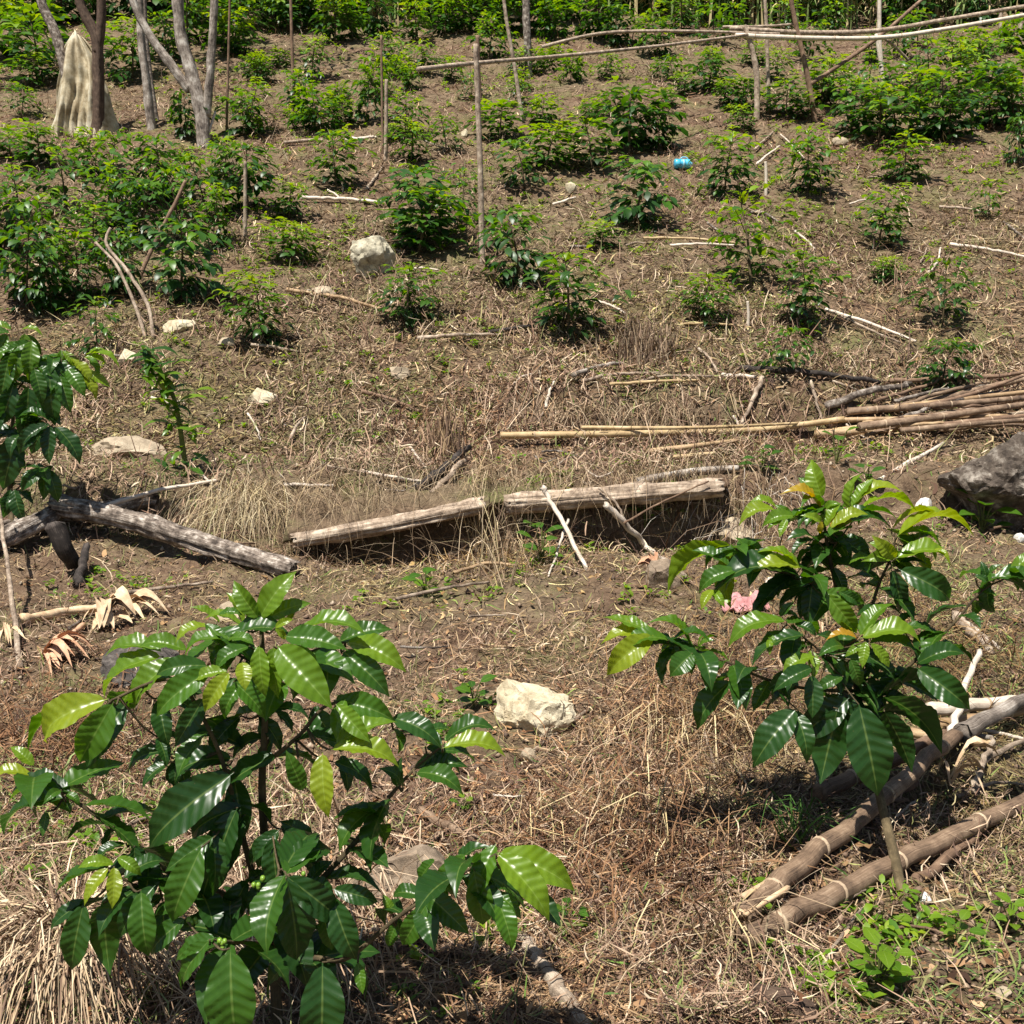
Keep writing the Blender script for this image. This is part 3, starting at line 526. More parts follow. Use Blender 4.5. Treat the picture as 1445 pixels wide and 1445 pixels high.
# ------------------------------------------------------------------ coffee bushes on the slope
def bush_data(h=.85, sparse=0, young=.5, leaf=.178, droopy=.35, seed=0, spread=.34):
    r = random.Random(seed); mb = MB(); P = []; D = []; N = []; L = []; A_ = []
    lean = Vector((r.uniform(-.12, .12), r.uniform(-.12, .12), 0)); lop = r.uniform(0, 6.28); lo_ = r.uniform(.1, .4)
    top = Vector((lean.x, lean.y, h * .88)); mb.tube(smooth_pts([(0, 0, -.06), (lean.x * .3, lean.y * .3, h * .5), top], 7), [.014, .013, .012, .010, .008, .006, .004], 6)
    nodes = max(5, int(h / (.062 + .03 * sparse))); ang = r.uniform(0, 6)
    for i in range(nodes):
        f = i / (nodes - 1); z = h * (.09 + .16 * sparse + (.79 - .15 * sparse) * f); c = Vector((lean.x * z / h, lean.y * z / h, z)); ang += math.pi / 2 + r.uniform(-.3, .3)
        for sg in (0, math.pi):
            if r.random() < .20 + .25 * sparse: continue
            bl = spread * (1.0 - .45 * f ** 2.2) * (.62 + .38 * min(1, f * 3)) * r.uniform(.45, 1.35) * (1 + lo_ * math.cos(ang + sg - lop)) + .04; a = ang + sg + r.uniform(-.25, .25); up = .55 * f + .05 + r.uniform(-.15, .2)
            d = Vector((math.cos(a), math.sin(a), up)).normalized(); e = c + d * bl + Vector((0, 0, -.22 * bl * (1 - f)))
            pts = smooth_pts([c, c + d * bl * .55, e], 4); mb.tube(pts, [.005, .004, .003, .002], 4, cap=False)
            nl = max(2, int(bl / (.058 + .02 * sparse)))
            for k in range(nl):
                g = (k + 1) / nl; p = c.lerp(e, g) + d * 0; p = pts[min(3, int(g * 3))].lerp(pts[min(3, int(g * 3) + 1)], g * 3 - int(g * 3)) if g < 1 else e
                for sd in (-1, 1):
                    if r.random() < .12 + .2 * sparse: continue
                    la = a + sd * r.uniform(.5, 1.2) * (1 - .35 * (k == nl - 1)); dn = -droopy - r.uniform(0, .5) * (1 - f) + .3 * f + r.uniform(-.25, .25)
                    P.append(p); D.append((math.cos(la), math.sin(la), dn)); N.append((r.uniform(-.3, .3), r.uniform(-.3, .3), 1.0)); L.append(leaf * r.uniform(.65, 1.15) * (.8 + .2 * (1 - f)))
                    ag = .20 + .58 * young * (f ** 1.2) + .30 * (g - .4) * (.3 + f) + r.uniform(-.14, .12) + (.16 if r.random() < .16 else 0); A_.append(min(max(ag, .03), .80))
    ns = int(70 - 36 * sparse)
    for k in range(ns):
        a = r.uniform(0, 6.28); f = r.random() ** .75; rad = (spread + .06) * (1.0 - .48 * f ** 2.4) * (.55 + .45 * min(1, f * 2.6)) * math.sqrt(r.uniform(.2, 1.1)) * (1 + lo_ * math.cos(a - lop)) * (1 + .35 * math.sin(3 * a + 9 * f)); z = h * (.14 + .10 * sparse + .80 * f)
        P.append(Vector((math.cos(a) * rad, math.sin(a) * rad, z)) + lean * z); la = a + r.gauss(0, .7); D.append((math.cos(la), math.sin(la), -droopy - r.uniform(-.2, .6) + .4 * f)); N.append((r.uniform(-.3, .3) + .4 * math.cos(a), r.uniform(-.3, .3) + .4 * math.sin(a), 1.0)); L.append(leaf * r.uniform(.6, 1.1))
        A_.append(min(.80, max(.03, .20 + .54 * young * f ** 1.2 + r.uniform(-.14, .16))))
    for k in range(5):
        la = r.uniform(0, 6.28); P.append(top); D.append((math.cos(la), math.sin(la), r.uniform(.3, 1.6))); N.append((math.cos(la), math.sin(la), 1.2)); L.append(leaf * r.uniform(.5, .85)); A_.append(min(.84, .5 + .3 * young + r.uniform(-.1, .1)))
    return mb, P, D, N, L, A_
VAR = {}
def variant(kind, i):
    if (kind, i) not in VAR:
        kw = {'g': dict(young=.72), 'y': dict(young=1.0), 'd': dict(young=.34, droopy=.6), 's': dict(young=.65, sparse=.6, droopy=.5), 'r': dict(young=.9, sparse=.45, leaf=.14)}[kind]
        mb, P, D, N, L, A_ = bush_data(seed=hash((ord(kind), i)) % 9999, **kw)
        VAR[kind, i] = (mb.mesh('stem', M_STEM), foliage_mesh('foliage', [tuple(p) for p in P], D, N, np.array(L), np.array(A_), M_FOL), (P, D, N, L, A_))
    return VAR[kind, i]
BH = .92
def bush(px, top, base, w, kind, label, group='coffee bushes on the slope', leaves=False, i=None, cat='coffee bush'):
    i = random.randrange(6) if i is None else i
    p = G(px, base); k = ppm(p); h = (base - top) * k * 1.02; wd = w * k
    st, fo, raw = variant(kind, i); sz = h / BH; sx = max(.55 * sz, min(1.5 * sz, wd / .82)); yaw = random.uniform(0, 6.28)
    t = empty('coffee_bush', p, label, cat, group); o = link('stem', st, t); o.scale = (sx, sx, sz); o.rotation_euler.z = yaw
    if leaves:
        P, D, N, L, A_ = [q[-290:] for q in raw]; rz = Matrix.Rotation(yaw, 3, 'Z'); sc = Vector((sx, sx, sz))
        for q, d, n, l, a in zip(P, D, N, L, A_):
            q = rz @ Vector((q[0] * sx, q[1] * sx, q[2] * sz)); d = rz @ Vector(d).normalized(); put_leaf(t, p + q, p + q + d * l * (sx + sz) / 2, rz @ Vector(n), a, SL[random.randrange(3)])
    else:
        o = link('foliage', fo, t); o.scale = (sx, sx * random.uniform(.8, 1.1), sz); o.rotation_euler.z = yaw; tag(o, kind='stuff')
        tl = (random.gauss(0, .10), random.gauss(0, .10)); t.rotation_euler.x, t.rotation_euler.y = tl
    return t
BUSHES = [
 # nearest ones: leaves singly
 (575, 368, 458, 95, 'g', 'compact bright coffee bush just below the pale boulder', 1), (803, 352, 470, 125, 'g', 'rounded leafy coffee bush in the centre, lit bright green, before a darker bush', 1), (990, 383, 455, 90, 'y', 'small flat-topped coffee bush above the yellow stick, right of the dry stump', 1), (1137, 350, 462, 92, 'g', 'coffee bush with dark hanging lower leaves above the two crossed pale sticks', 1), (1330, 360, 458, 92, 's', 'open coffee bush on bare litter, next above the dark bush behind the cane pile', 1), (1328, 473, 552, 88, 'd', 'dark low coffee bush standing right behind the cane pile', 1), (1100, 458, 528, 92, 's', 'very sparse coffee bush behind the dark fallen pole', 1), (370, 383, 487, 92, 'y', 'yellow-green young coffee bush on the open ground left of the pale boulder', 1), (138, 418, 505, 78, 's', 'small coffee bush beside the white stone, below the two leaning pink poles', 1),
 (735, 285, 402, 115, 'd', 'dark coffee bush directly right of the foot of the tall fence post'), (1060, 262, 412, 140, 'r', 'tall loose bush of thin reddish stems behind the flat-topped coffee bush'), (895, 222, 318, 112, 'd', 'dark dense coffee bush below the blue container'), (590, 262, 362, 125, 'g', 'coffee bush right above the pale boulder, in front of a greyer one'), (598, 232, 335, 135, 'd', 'broad greyish coffee bush left of the tall fence post'), (650, 232, 318, 70, 's', 'thin twiggy coffee bush touching the tall fence post on its left'), (1022, 183, 278, 85, 'g', 'coffee bush right beside the blue container'), (1238, 263, 350, 88, 'g', 'umbrella-shaped coffee bush on a bare stem with a dark shadow at its foot'), (1140, 178, 272, 78, 'g', 'slim coffee bush below the brown leaning stake'), (1275, 183, 256, 85, 'y', 'two-tiered bright coffee bush just below the big thicket at the right'), (1395, 254, 307, 45, 's', 'tiny sparse coffee seedling alone on the brown litter near the right edge'), (1437, 160, 232, 50, 'd', 'dark coffee bush cut off by the right edge under the rails'), (1245, 360, 395, 55, 'y', 'low pale seedling between two larger bushes on the right slope'),
 (888, 118, 218, 125, 'd', 'largest dark coffee bush, directly above the blue container'), (835, 165, 238, 115, 'g', 'bright coffee bush in the middle of the central thicket, left of the largest dark bush'), (770, 172, 240, 110, 'y', 'yellow-green coffee bush at the left end of the central thicket'), (930, 150, 212, 62, 'd', 'coffee bush at the right end of the central thicket, shading the blue container'), (705, 140, 200, 80, 'g', 'coffee bush at the foot of the thin leaning stake'), (740, 195, 268, 85, 's', 'sparse bush standing on a clear trunk left of the central thicket'), (850, 310, 350, 90, 'y', 'low yellowish sprawl of coffee leaves under the dark bush below the blue container'),
 (1200, 108, 190, 80, 'g', 'leftmost coffee bush of the big thicket at the right'), (1240, 115, 205, 110, 'g', 'bluish-leaved coffee bush at the front of the big thicket, below the white pole'), (1330, 98, 192, 100, 'g', 'front coffee bush in the middle of the big thicket, above the white scrap'), (1395, 92, 180, 95, 'd', 'coffee bush at the right front of the big thicket with dark shade below'), (1290, 85, 160, 95, 's', 'bright yellow-green coffee bush behind the front row of the big thicket'), (1425, 75, 160, 80, 'g', 'coffee bush at the far right end of the big thicket'), (1350, 65, 140, 80, 'y', 'rear coffee bush of the big thicket, under the two rails'),
 (475, 182, 268, 82, 'g', 'coffee bush between two pale sticks lying across the slope, left of the thin stake pair'), (455, 115, 190, 72, 'g', 'coffee bush right of the thin dark stake on the left slope'), (425, 95, 165, 60, 'g', 'coffee bush touching the thin dark stake on the left slope'), (350, 110, 190, 72, 'y', 'bright coffee bush right of the forked grey tree'), (440, 52, 112, 50, 'y', 'small coffee bush high on the slope right of the thin dark stake'), (515, 70, 175, 62, 'g', 'tall narrow coffee bush left of the thin stake pair'), (580, 170, 228, 75, 'y', 'coffee bush at the foot of the thin stake pair'), (572, 128, 190, 60, 'g', 'coffee bush just right of the thin stake pair'), (350, 200, 300, 105, 'd', 'grey-leaved coffee bush around the small pale stake'), (408, 255, 308, 72, 'g', 'low coffee bush left of the long pale stick on the slope'),
 (415, 310, 375, 130, 'y', 'wide pale weedy coffee bush left of the pale boulder'), (255, 305, 420, 125, 'd', 'dark coffee bush right of the two leaning pink poles'), (38, 312, 440, 105, 'd', 'dark coffee bush at the left edge above the wilting plant'), (112, 322, 430, 95, 'g', 'coffee bush left of the two leaning pink poles'), (30, 230, 315, 105, 's', 'coffee bush at the left edge in the middle of the left thicket'), (95, 205, 300, 95, 's', 'coffee bush in the left thicket below the cream sheet'), (165, 185, 290, 90, 's', 'coffee bush in the left thicket below the dark forked trunk'), (232, 190, 285, 90, 'd', 'coffee bush in the left thicket below the slim pale trunks'), (55, 172, 235, 90, 'g', 'rear coffee bush of the left thicket, left of the cream sheet'), (295, 212, 310, 85, 's', 'loose coffee bush right of the brown leaning pole'), (200, 250, 345, 95, 'd', 'coffee bush behind the brown leaning pole'), (130, 285, 370, 85, 'g', 'coffee bush right behind the two leaning pink poles'), (15, 175, 225, 60, 'y', 'pale coffee bush at the left edge at the back of the left thicket'), (70, 395, 440, 70, 's', 'low coffee bush at the front of the left thicket'), (265, 120, 195, 60, 'd', 'coffee bush between the slim pale trunks and the forked grey tree'),
 (690, 20, 85, 60, 'g', 'coffee bush behind the top of the tall fence post'), (805, 72, 118, 45, 'g', 'small coffee bush just below the long rail, right of the grey post'), (855, 75, 112, 42, 'g', 'second small coffee bush below the long rail, right of the grey post'), (1000, 78, 130, 70, 'd', 'round dark coffee bush below the rails, left of the bent post'), (1045, 110, 160, 60, 'g', 'coffee bush left of the bent post'), (1110, 110, 168, 70, 'g', 'coffee bush between the bent post and the brown leaning stake'), (950, 75, 115, 50, 's', 'sparse coffee bush under the rails near the round dark bush'), (765, 130, 178, 60, 'y', 'yellowish coffee bush right of the thin leaning stake'), (870, 125, 165, 60, 's', 'loose coffee bush behind the largest dark bush'), (545, 45, 100, 50, 'g', 'coffee bush at the top of the thin stake pair'), (600, 55, 105, 50, 'y', 'coffee bush above the left end of the long rail'), (1095, 70, 115, 45, 'y', 'small coffee bush seen through the rails beside the bent post'), (1175, 85, 135, 55, 'y', 'coffee bush left of the diagonal prop pole'), (45, 75, 125, 60, 'y', 'pale bush at the left edge behind the cream sheet'), (30, 120, 165, 50, 's', 'sparse bush left of the cream sheet'), (370, 75, 118, 40, 'y', 'small bright bush above the bush by the forked grey tree'), (340, 38, 78, 40, 'g', 'small bush beside the thin brown stake right of the trees'), (630, 160, 215, 55, 's', 'thin bush left of the tall fence post among pale stones'), (665, 100, 140, 45, 's', 'faint small bush just left of the tall fence post under the rail'),
]
for b in BUSHES: bush(*b[:6], leaves=len(b) > 6)
# dense row along the top of the clearing
EXTRA = [(1165, 80, 150, 75, 'y'), (1265, 120, 190, 85, 'y'), (1310, 55, 130, 80, 's'), (1385, 55, 120, 80, 'g'), (1430, 105, 185, 80, 'y'), (1225, 75, 145, 75, 's'), (1340, 130, 200, 80, 'd')]
LAND = [(-99, 'the left edge'), (137, 'the dark forked tree'), (205, 'the slim pale trunk'), (290, 'the low-forking grey tree'), (411, 'the thin dark stake'), (538, 'the thin stake pair'), (672, 'the tall centre post'), (742, 'the thick grey post'), (850, 'the bowed cane'), (1055, 'the bent post'), (1242, 'the white-barked pole')]
ORD = ['next', 'second', 'third', 'fourth', 'fifth', 'sixth', 'seventh', 'eighth', 'ninth', 'tenth']
def row_bushes(items, text, group):
    cnt = {}
    for px, top, base, w, kd in sorted(items):
        lm = [n for x, n in LAND if x <= px][-1]; cnt[lm] = cnt.get(lm, 0) + 1
        bush(px, top, base, w, kd, text % (ORD[cnt[lm] - 1], lm), group)
for (px, top, base, w, kd), wh in zip(EXTRA, ('leftmost at the back', 'between the white pole and the front row', 'right behind the yellow-green one', 'farthest at the back right', 'cut by the right edge in front', 'just right of the diagonal prop pole', 'low in the front row')):
    bush(px, top, base, w, kd, 'coffee bush of the big thicket, ' + wh)
items = []
for px in list(range(330, 900, 36)) + list(range(0, 330, 46)) + list(range(885, 1460, 42)):
    dense = 360 < px < 860; base = random.uniform(40, 62) if dense else random.uniform(45, 95); hh = random.uniform(55, 85) if dense else random.uniform(45, 66)
    if px < 330: base = random.uniform(60, 120); hh = random.uniform(60, 100)
    items.append((px + random.uniform(-14, 14), base - hh, base, hh * random.uniform(.9, 1.25), random.choice('ggdy' if dense else 'gdys')))
row_bushes(items, 'coffee bush of the upper line, %s right of %s', 'coffee bushes along the top of the clearing')
items = []
for px in list(range(0, 1450, 48)):
    base = random.uniform(14, 36); items.append((px + random.uniform(-14, 14), base - 85, base, random.uniform(75, 110), random.choice('gddy')))
row_bushes(items, 'tall dark bush at the top edge, %s right of %s', 'tall bushes at the very top')
items = []
for _ in range(34):
    px, py = random.uniform(300, 1180), random.uniform(85, 200)
    items.append((px, py - random.uniform(25, 45), py, random.uniform(35, 55), random.choice('gyys')))
row_bushes(items, 'low small bush on the upper slope, %s right of %s', 'small bushes on the upper slope')
LT_ = [(5, 260, 360, 90, 'd', 'at the left edge below the bush in the middle'), (75, 270, 375, 90, 's', 'above the dark front bush'), (150, 230, 330, 85, 'g', 'straight above the pink poles'), (205, 215, 300, 80, 's', 'under the slim pale trunks'), (255, 235, 330, 85, 's', 'behind the tip of the brown leaning pole'), (175, 320, 420, 85, 'd', 'between the pink poles and the brown pole'), (120, 180, 250, 80, 'y', 'at the foot of the cream sheet'), (300, 260, 350, 70, 'g', 'left of the small pale stake'), (75, 345, 445, 80, 'd', 'third along its front edge'), (320, 190, 260, 60, 'y', 'at its top right corner')]
for px, top, base, w, kd, wh in LT_: bush(px, top, base, w, kd, 'coffee bush of the left thicket, ' + wh)

# ------------------------------------------------------------------ far wood, dry reeds
def far_wood():
    n = 42000; az = rng.uniform(-.62, .62, n); y = rng.uniform(29.5, 44, n); x = az * y
    hh = 1.2 + 3.2 * np.clip(.55 + .6 * fbm(x * .5, y * .5, 2, 31), .05, 1.4); z = H(x, y) + hh * rng.random(n) ** .7
    D = rng.normal(0, 1, (n, 3)); D[:, 2] -= .6; N = rng.normal(0, .5, (n, 3)); N[:, 2] += 1
    me = foliage_mesh('far_wood', np.stack([x, y, z], 1), D, N, rng.uniform(.18, .42, n), np.clip(.2 + .3 * fbm(x * .8, y * .8, 2, 13) + rng.normal(0, .14, n) + .1, .02, .9), M_FOL)
    tag(link('far_wood', me), kind='stuff')
    n = 380; px = np.concatenate((rng.normal(1060, 90, n // 2), rng.normal(560, 60, n // 8), rng.uniform(880, 1450, n - n // 2 - n // 8))); y = rng.uniform(27.5, 31.5, n); x = (px - CX) / FPX * y * 1.0
    V = []; F = []; col = []
    for i in range(n):
        h = random.uniform(.9, 2.8); zb = hz(x[i], y[i]); lx, ly = random.gauss(0, .12), random.gauss(0, .1); w = random.uniform(.012, .03)
        c = random.choice(((.36, .28, .14), (.13, .17, .05), (.10, .16, .04), (.16, .22, .06), (.40, .32, .16)))
        for j in range(4):
            f = j / 3; b = len(V); V += [(x[i] + lx * h * f * f - w * (1 - .7 * f), y[i] + ly * h * f, zb + h * f), (x[i] + lx * h * f * f + w * (1 - .7 * f), y[i] + ly * h * f - .01, zb + h * f)]; col += [c, c]
            if j: F.append((b - 2, b - 1, b + 1, b))
        for j in range(9):
            f = random.uniform(.1, .95); a = random.uniform(0, 6.28); L = random.uniform(.3, .8); p = np.array((x[i] + lx * h * f * f, y[i] + ly * h * f, zb + h * f)); d = np.array((math.cos(a), math.sin(a), 0)); s = np.array((-d[1], d[0], 0)) * .022; b = len(V)
            for q, u in ((0, 1), (.35, 1.1), (.7, .8), (1, .1)): cpt = p + d * L * .7 * q + np.array((0, 0, L * (.55 * q - .9 * q * q))); V += [tuple(cpt - s * u), tuple(cpt + s * u)]; col += [c, c]
            for q in range(3): F.append((b + 2 * q, b + 2 * q + 1, b + 2 * q + 3, b + 2 * q + 2))
    tag(link('dry_reeds', arr_mesh('dry_reeds', np.array(V), np.array(F), col=np.array(col), m=M_LITTER)), kind='stuff')
far_wood()

# ------------------------------------------------------------------ trees at the top left
def tree(label, limbs, m, crown_at, name='tree', crown=True):
    root = G(*limbs[0][0][0]); t = empty(name, root, label, 'tree', None)
    yb = root.y
    for k, (pts, r0, r1) in enumerate(limbs):
        P = [(G(*pts[0], -.15) if k == 0 else AT(*pts[0], yb))] + [AT(px, py, yb + .0) for px, py in pts[1:]]
        Q = smooth_pts(P, 5 * len(P)); mb = MB().tube(Q, [r0 + (r1 - r0) * i / (len(Q) - 1) for i in range(len(Q))], 16, .22, ridge=.22)
        link('trunk' if k == 0 else 'limb', mb.mesh('trunk' if k == 0 else 'limb', m, origin=root), t)
    if crown:
        n = 420; c = AT(crown_at[0], crown_at[1], yb) + Vector((0, 5.0, 1.0)); q = rng.normal(0, 1, (n, 3)) * np.array((1.2, 1.2, .5)) + np.array(c); D = rng.normal(0, 1, (n, 3)); D[:, 2] -= .4; N = rng.normal(0, .4, (n, 3)); N[:, 2] += 1
        o = link('crown', foliage_mesh('crown', q - np.array(root), D, N, rng.uniform(.12, .22, n), rng.uniform(.15, .55, n), M_FOL), t); tag(o, kind='stuff')
    return t
tree('dark-barked tree with a fork, standing before the cream sheet', [([(137, 192), (139, 120), (136, 55), (115, 10), (100, -60)], .10, .065), ([(137, 75), (143, 30), (143, -60)], .08, .06)], M_BARKB, (110, -190))
tree('brown leaning trunk seen left of the dark fork, in front of the cream sheet', [([(112, 185), (98, 120), (80, 50), (60, 5), (48, -60)], .095, .06)], M_BARKG, (20, -170))
tree('grey tree forking low into three, rightmost of the trees', [([(288, 205), (285, 165), (270, 100), (254, 40), (250, -60)], .125, .07), ([(268, 128), (240, 90), (212, 50), (188, 0), (180, -60)], .075, .05), ([(291, 165), (296, 110), (300, 50), (306, -60)], .07, .055)], M_BARKL, (270, -200))
tree('slim pale trunk standing left of the low-forking grey tree', [([(215, 180), (206, 110), (199, 50), (194, -60)], .075, .05)], M_BARKL, (205, -180))
tree('thinnest trunk, close behind the slim pale one', [([(222, 168), (210, 90), (205, 30), (203, -60)], .042, .03)], M_BARKG, (200, -180), crown=False)

# ------------------------------------------------------------------ poles, rails, sticks, logs
def jagged(P, n): return smooth_pts(P, n)
def pole(name, label, cat, P, r0, r1, m, group=None, sides=8, wob=.15, nodes=0, nodemat=None, seg=6, jag=.0, kink=.0, ridge=0.0):
    P = [Vector(p) for p in P]; n = max(seg, 5 * len(P)); Q = smooth_pts(P, n); L = (Q[-1] - Q[0]).length
    if kink:
        for i in range(1, n - 1): Q[i] = Q[i] + Vector((random.gauss(0, kink), random.gauss(0, kink), random.gauss(0, kink * .6)))
    root = Q[0].copy(); mb = MB(); mb.tube(Q, [r0 + (r1 - r0) * i / (n - 1) for i in range(n)], sides, wob, jag=jag, ridge=ridge); me = mb.mesh(name, m, origin=root)
    if nodes:
        t = empty(name, root, label, cat, group); link('cane', me, t)
        for k in range(nodes):
            f = (k + .6 + random.uniform(-.15, .15)) / nodes * (n - 1); i = min(int(f), n - 2); p = Q[i].lerp(Q[i + 1], f - i); d = (Q[i + 1] - Q[i]).normalized(); r = (r0 + (r1 - r0) * f / (n - 1)) * 1.05; w = max(r * .15, .003)
            link('node', MB().tube([p - d * w * 1.6, p - d * w * .6, p + d * w * .4, p + d * w], [r * .97, r * 1.07, r * 1.04, r * .98], sides).mesh('node', nodemat or M_NODE, origin=root), t)
        return t
    o = link(name, me); o.location = root; return tag(o, label, cat, group)
def stick(label, pts, wpx, m, name='stick', cat='stick', group=None, lift=None, wob=.25, kink=None, taper=.65, fwd=0, foot=False, straight=0, **kw):
    """pts: photo points on the ground, each (px,py[,lift above the ground])"""
    g = [G(p[0], p[1]) for p in pts]; g = [AT(p[0], p[1], q.y - fwd * ((1 - i / (len(pts) - 1)) if foot else 1)) for i, (p, q) in enumerate(zip(pts, g))] if fwd else g; r = wpx * ppm(g[0]) * .5
    P = [q + Vector((0, 0, r * .7 + (p[2] if len(p) > 2 else 0))) for q, p in zip(g, pts)]
    if straight:
        ln = [0]; [ln.append(ln[-1] + (P[i] - P[i - 1]).length) for i in range(1, len(P))]
        P = [q.lerp(P[0].lerp(P[-1], l_ / ln[-1]), straight) for q, l_ in zip(P, ln)]
    L = (P[-1] - P[0]).length
    if len(P) == 2 and L > .5 and not any(len(p) > 2 for p in pts):
        mid = P[0].lerp(P[1], .5); P = [P[0], mid.lerp(Vector((mid.x, mid.y, hz(mid.x, mid.y) + r)), .7 if hz(mid.x, mid.y) + r > mid.z else .3), P[1]]
    return pole(name, label, cat, P, r, r * taper, m, group, wob=wob, kink=r * .25 if kink is None else kink, jag=r * .5, **kw)
def upright(label, pts, wpx, m, name='fence_post', cat='post', group=None, dy=0, base_y=None, taper=.75, **kw):
    """first point stands on the ground, the rest rise over it"""
    b = G(*pts[0]); y = b.y; r = wpx * ppm(b) * .5; P = [b + Vector((0, 0, -.12))] + [AT(px, py, y + dy * (i + 1)) for i, (px, py) in enumerate(pts[1:])]
    return pole(name, label, cat, P, r, r * taper, m, group, wob=.15, **kw), b
upright('tall weathered fence post standing alone in the centre with a rail across its top', [(681, 372), (678, 250), (674, 140), (671, 62)], 8.5, M_STICK)
upright('short dark stake tip rising just behind the head of the tall centre post', [(679, 175), (675, 100), (674, 50)], 7, M_BRN, 'stake', 'stake')
upright('thin cane stake leaning left between the tall centre post and the grey post', [(739, 172), (727, 100), (715, 30), (706, -40)], 6, M_STICK, 'stake', 'stake')
upright('thick grey straight post at the top of the slope, right of the thin leaning cane', [(747, 108), (743, 30), (741, -45)], 11, M_BARKG, taper=.9)
upright('bent pale post holding up the rail junction', [(1068, 168), (1068, 110), (1060, 65), (1050, 36)], 9, M_STICK)
upright('thin straight stake just right of the bent post', [(1086, 155), (1083, 80), (1078, -40)], 6, M_STICK, 'stake', 'stake')
upright('brown leaning stake below which a slim bush stands', [(1152, 172), (1140, 110), (1122, 30), (1108, -45)], 8, M_BRN, 'stake', 'stake')
upright('white-barked pole crossing the rails near the right thicket', [(1247, 122), (1241, 50), (1242, -45)], 7, M_PALE, 'pole', 'pole')
upright('crooked white stub leaning against the white-barked pole below the rails', [(1250, 125), (1242, 85), (1236, 48)], 6, M_PALE, 'stake', 'stake')
upright('right stake of the thin pair, pale and shorter', [(544, 228), (545, 160), (545, 112)], 6, M_STICK, 'stake', 'stake')
upright('left stake of the thin pair, darker and taller', [(540, 218), (539, 130), (538, 50)], 4, M_BRN, 'stake', 'stake')
upright('thin dark stake standing between small bushes on the left slope', [(415, 158), (412, 60), (409, -40)], 5, M_BRN, 'stake', 'stake')
upright('thin brown stake just right of the trees', [(319, 185), (322, 90), (325, -30)], 4, M_BRN, 'stake', 'stake')
upright('small pale stake in the grey-leaved bush', [(346, 335), (346, 280), (346, 228)], 6, M_STICK, 'stake', 'stake')
upright('white stake stub at the right of the bush beside the blue container', [(1081, 275), (1081, 245), (1080, 228)], 5, M_PALE, 'stake', 'stake')
upright('short sharpened stake standing behind the very sparse bush', [(1055, 465), (1056, 445), (1055, 425)], 5, M_PALE, 'stake', 'stake')
upright('weathered end post under the rails near the top right corner', [(1440, 60), (1440, 40), (1440, 18)], 8, M_STICK)
upright('pale short post under the rails at the upper right', [(1412, 50), (1412, 30), (1412, 12)], 6, M_STICK)
yr = G(681, 372).y; yb = G(1068, 168).y
def rail(label, pts, w, m, y0, y1, nodes=0):
    n = len(pts); P = [AT(px, py, y0 + (y1 - y0) * i / (n - 1)) for i, (px, py) in enumerate(pts)]; r = w * .5 * ppm(P[0])
    return pole('rail', label, 'rail', P, r, r * .8, m, nodes=nodes, sides=8)
rail('long bamboo rail running from the tall centre post up to the bent post', [(590, 98), (672, 89), (780, 80), (920, 66), (1055, 49)], 7, M_STICK, yr - .1, yb - .08, 8)
rail('thin bowed cane above the long rail', [(765, 66), (850, 47), (960, 44), (1100, 48)], 5, M_STICK, yb - .3, yb + .05, 6)
rail('upper bamboo rail rising from the bent post to the right edge', [(1030, 40), (1140, 46), (1240, 43), (1350, 25), (1470, 5)], 7, M_STICK, yb + .1, yb + .5, 8)
rail('lower bamboo rail running under the upper one to the right edge', [(1038, 50), (1150, 54), (1245, 53), (1340, 40), (1470, 17)], 7, M_PALE, yb - .06, yb + .3, 8)
rail('short thin cane end lying on the rail junction', [(1020, 38), (1080, 37), (1122, 34)], 4, M_STICK, yb + .2, yb + .3)
rail('dark diagonal prop pole running up across the rails', [(1142, 120), (1230, 60), (1298, 2), (1340, -35)], 6, M_BRN, yb + .2, yb + 1.6, 4)
rail('thin slanting stay below the right rails', [(1282, 85), (1262, 65), (1248, 55)], 4, M_STICK, yb + .6, yb + .3)
# leaning poles on the left
def leaning(label, pts, w, m):
    b = G(*pts[0]); P = [b] + [AT(px, py, b.y + .12 * (i + 1)) for i, (px, py) in enumerate(pts[1:])]; r = w * .5 * ppm(b); return pole('leaning_pole', label, 'pole', P, r, r * .7, m, kink=r * .1)
leaning('left of the two leaning pink poles', [(206, 478), (190, 430), (165, 375), (135, 342)], 5.5, M_STICK)
leaning('right of the two leaning pink poles, with a kinked top', [(217, 478), (208, 430), (178, 380), (150, 345), (156, 322)], 6, M_STICK)
leaning('brown pole leaning right, between dark bushes of the left thicket', [(196, 392), (215, 350), (240, 300), (262, 255)], 7, M_BRN)
leaning('short pale stick propped at the foot of the low-forking grey tree', [(285, 210), (295, 185), (304, 158)], 5, M_PALE)
def blades(name, label, cat, roots, ctrl, w, cols, m=M_LITTER, part='blade_mass', k=6):
    V = []; F = []; c = []; o = Vector(roots[0])
    for r in roots:
        pts = smooth_pts(ctrl(Vector(r)), k); cc = random.choice(cols); f0 = random.uniform(.75, 1.15); cc = tuple(x * f0 for x in cc); ww = w * random.uniform(.6, 1.4); side = Vector((random.gauss(0, 1), random.gauss(0, .6), random.gauss(0, .3))).normalized(); b = len(V)
        for i, p in enumerate(pts):
            s = side * ww * (1 - .8 * i / (k - 1)) * .5; V += [list(p - s - o), list(p + s - o)]; c += [cc, cc]
            if i: F.append((b + 2 * i - 2, b + 2 * i - 1, b + 2 * i + 1, b + 2 * i))
    t = empty(name, o, label, cat); tag(link(part, arr_mesh(part, np.array(V), np.array(F), col=np.array(c), m=m), t), kind='stuff'); return t
STR = [(.62, .50, .28), (.50, .39, .20), (.70, .60, .38), (.38, .28, .15), (.55, .46, .30)]
BRW = [(.24, .165, .10), (.36, .26, .16), (.14, .09, .055), (.45, .35, .23)]
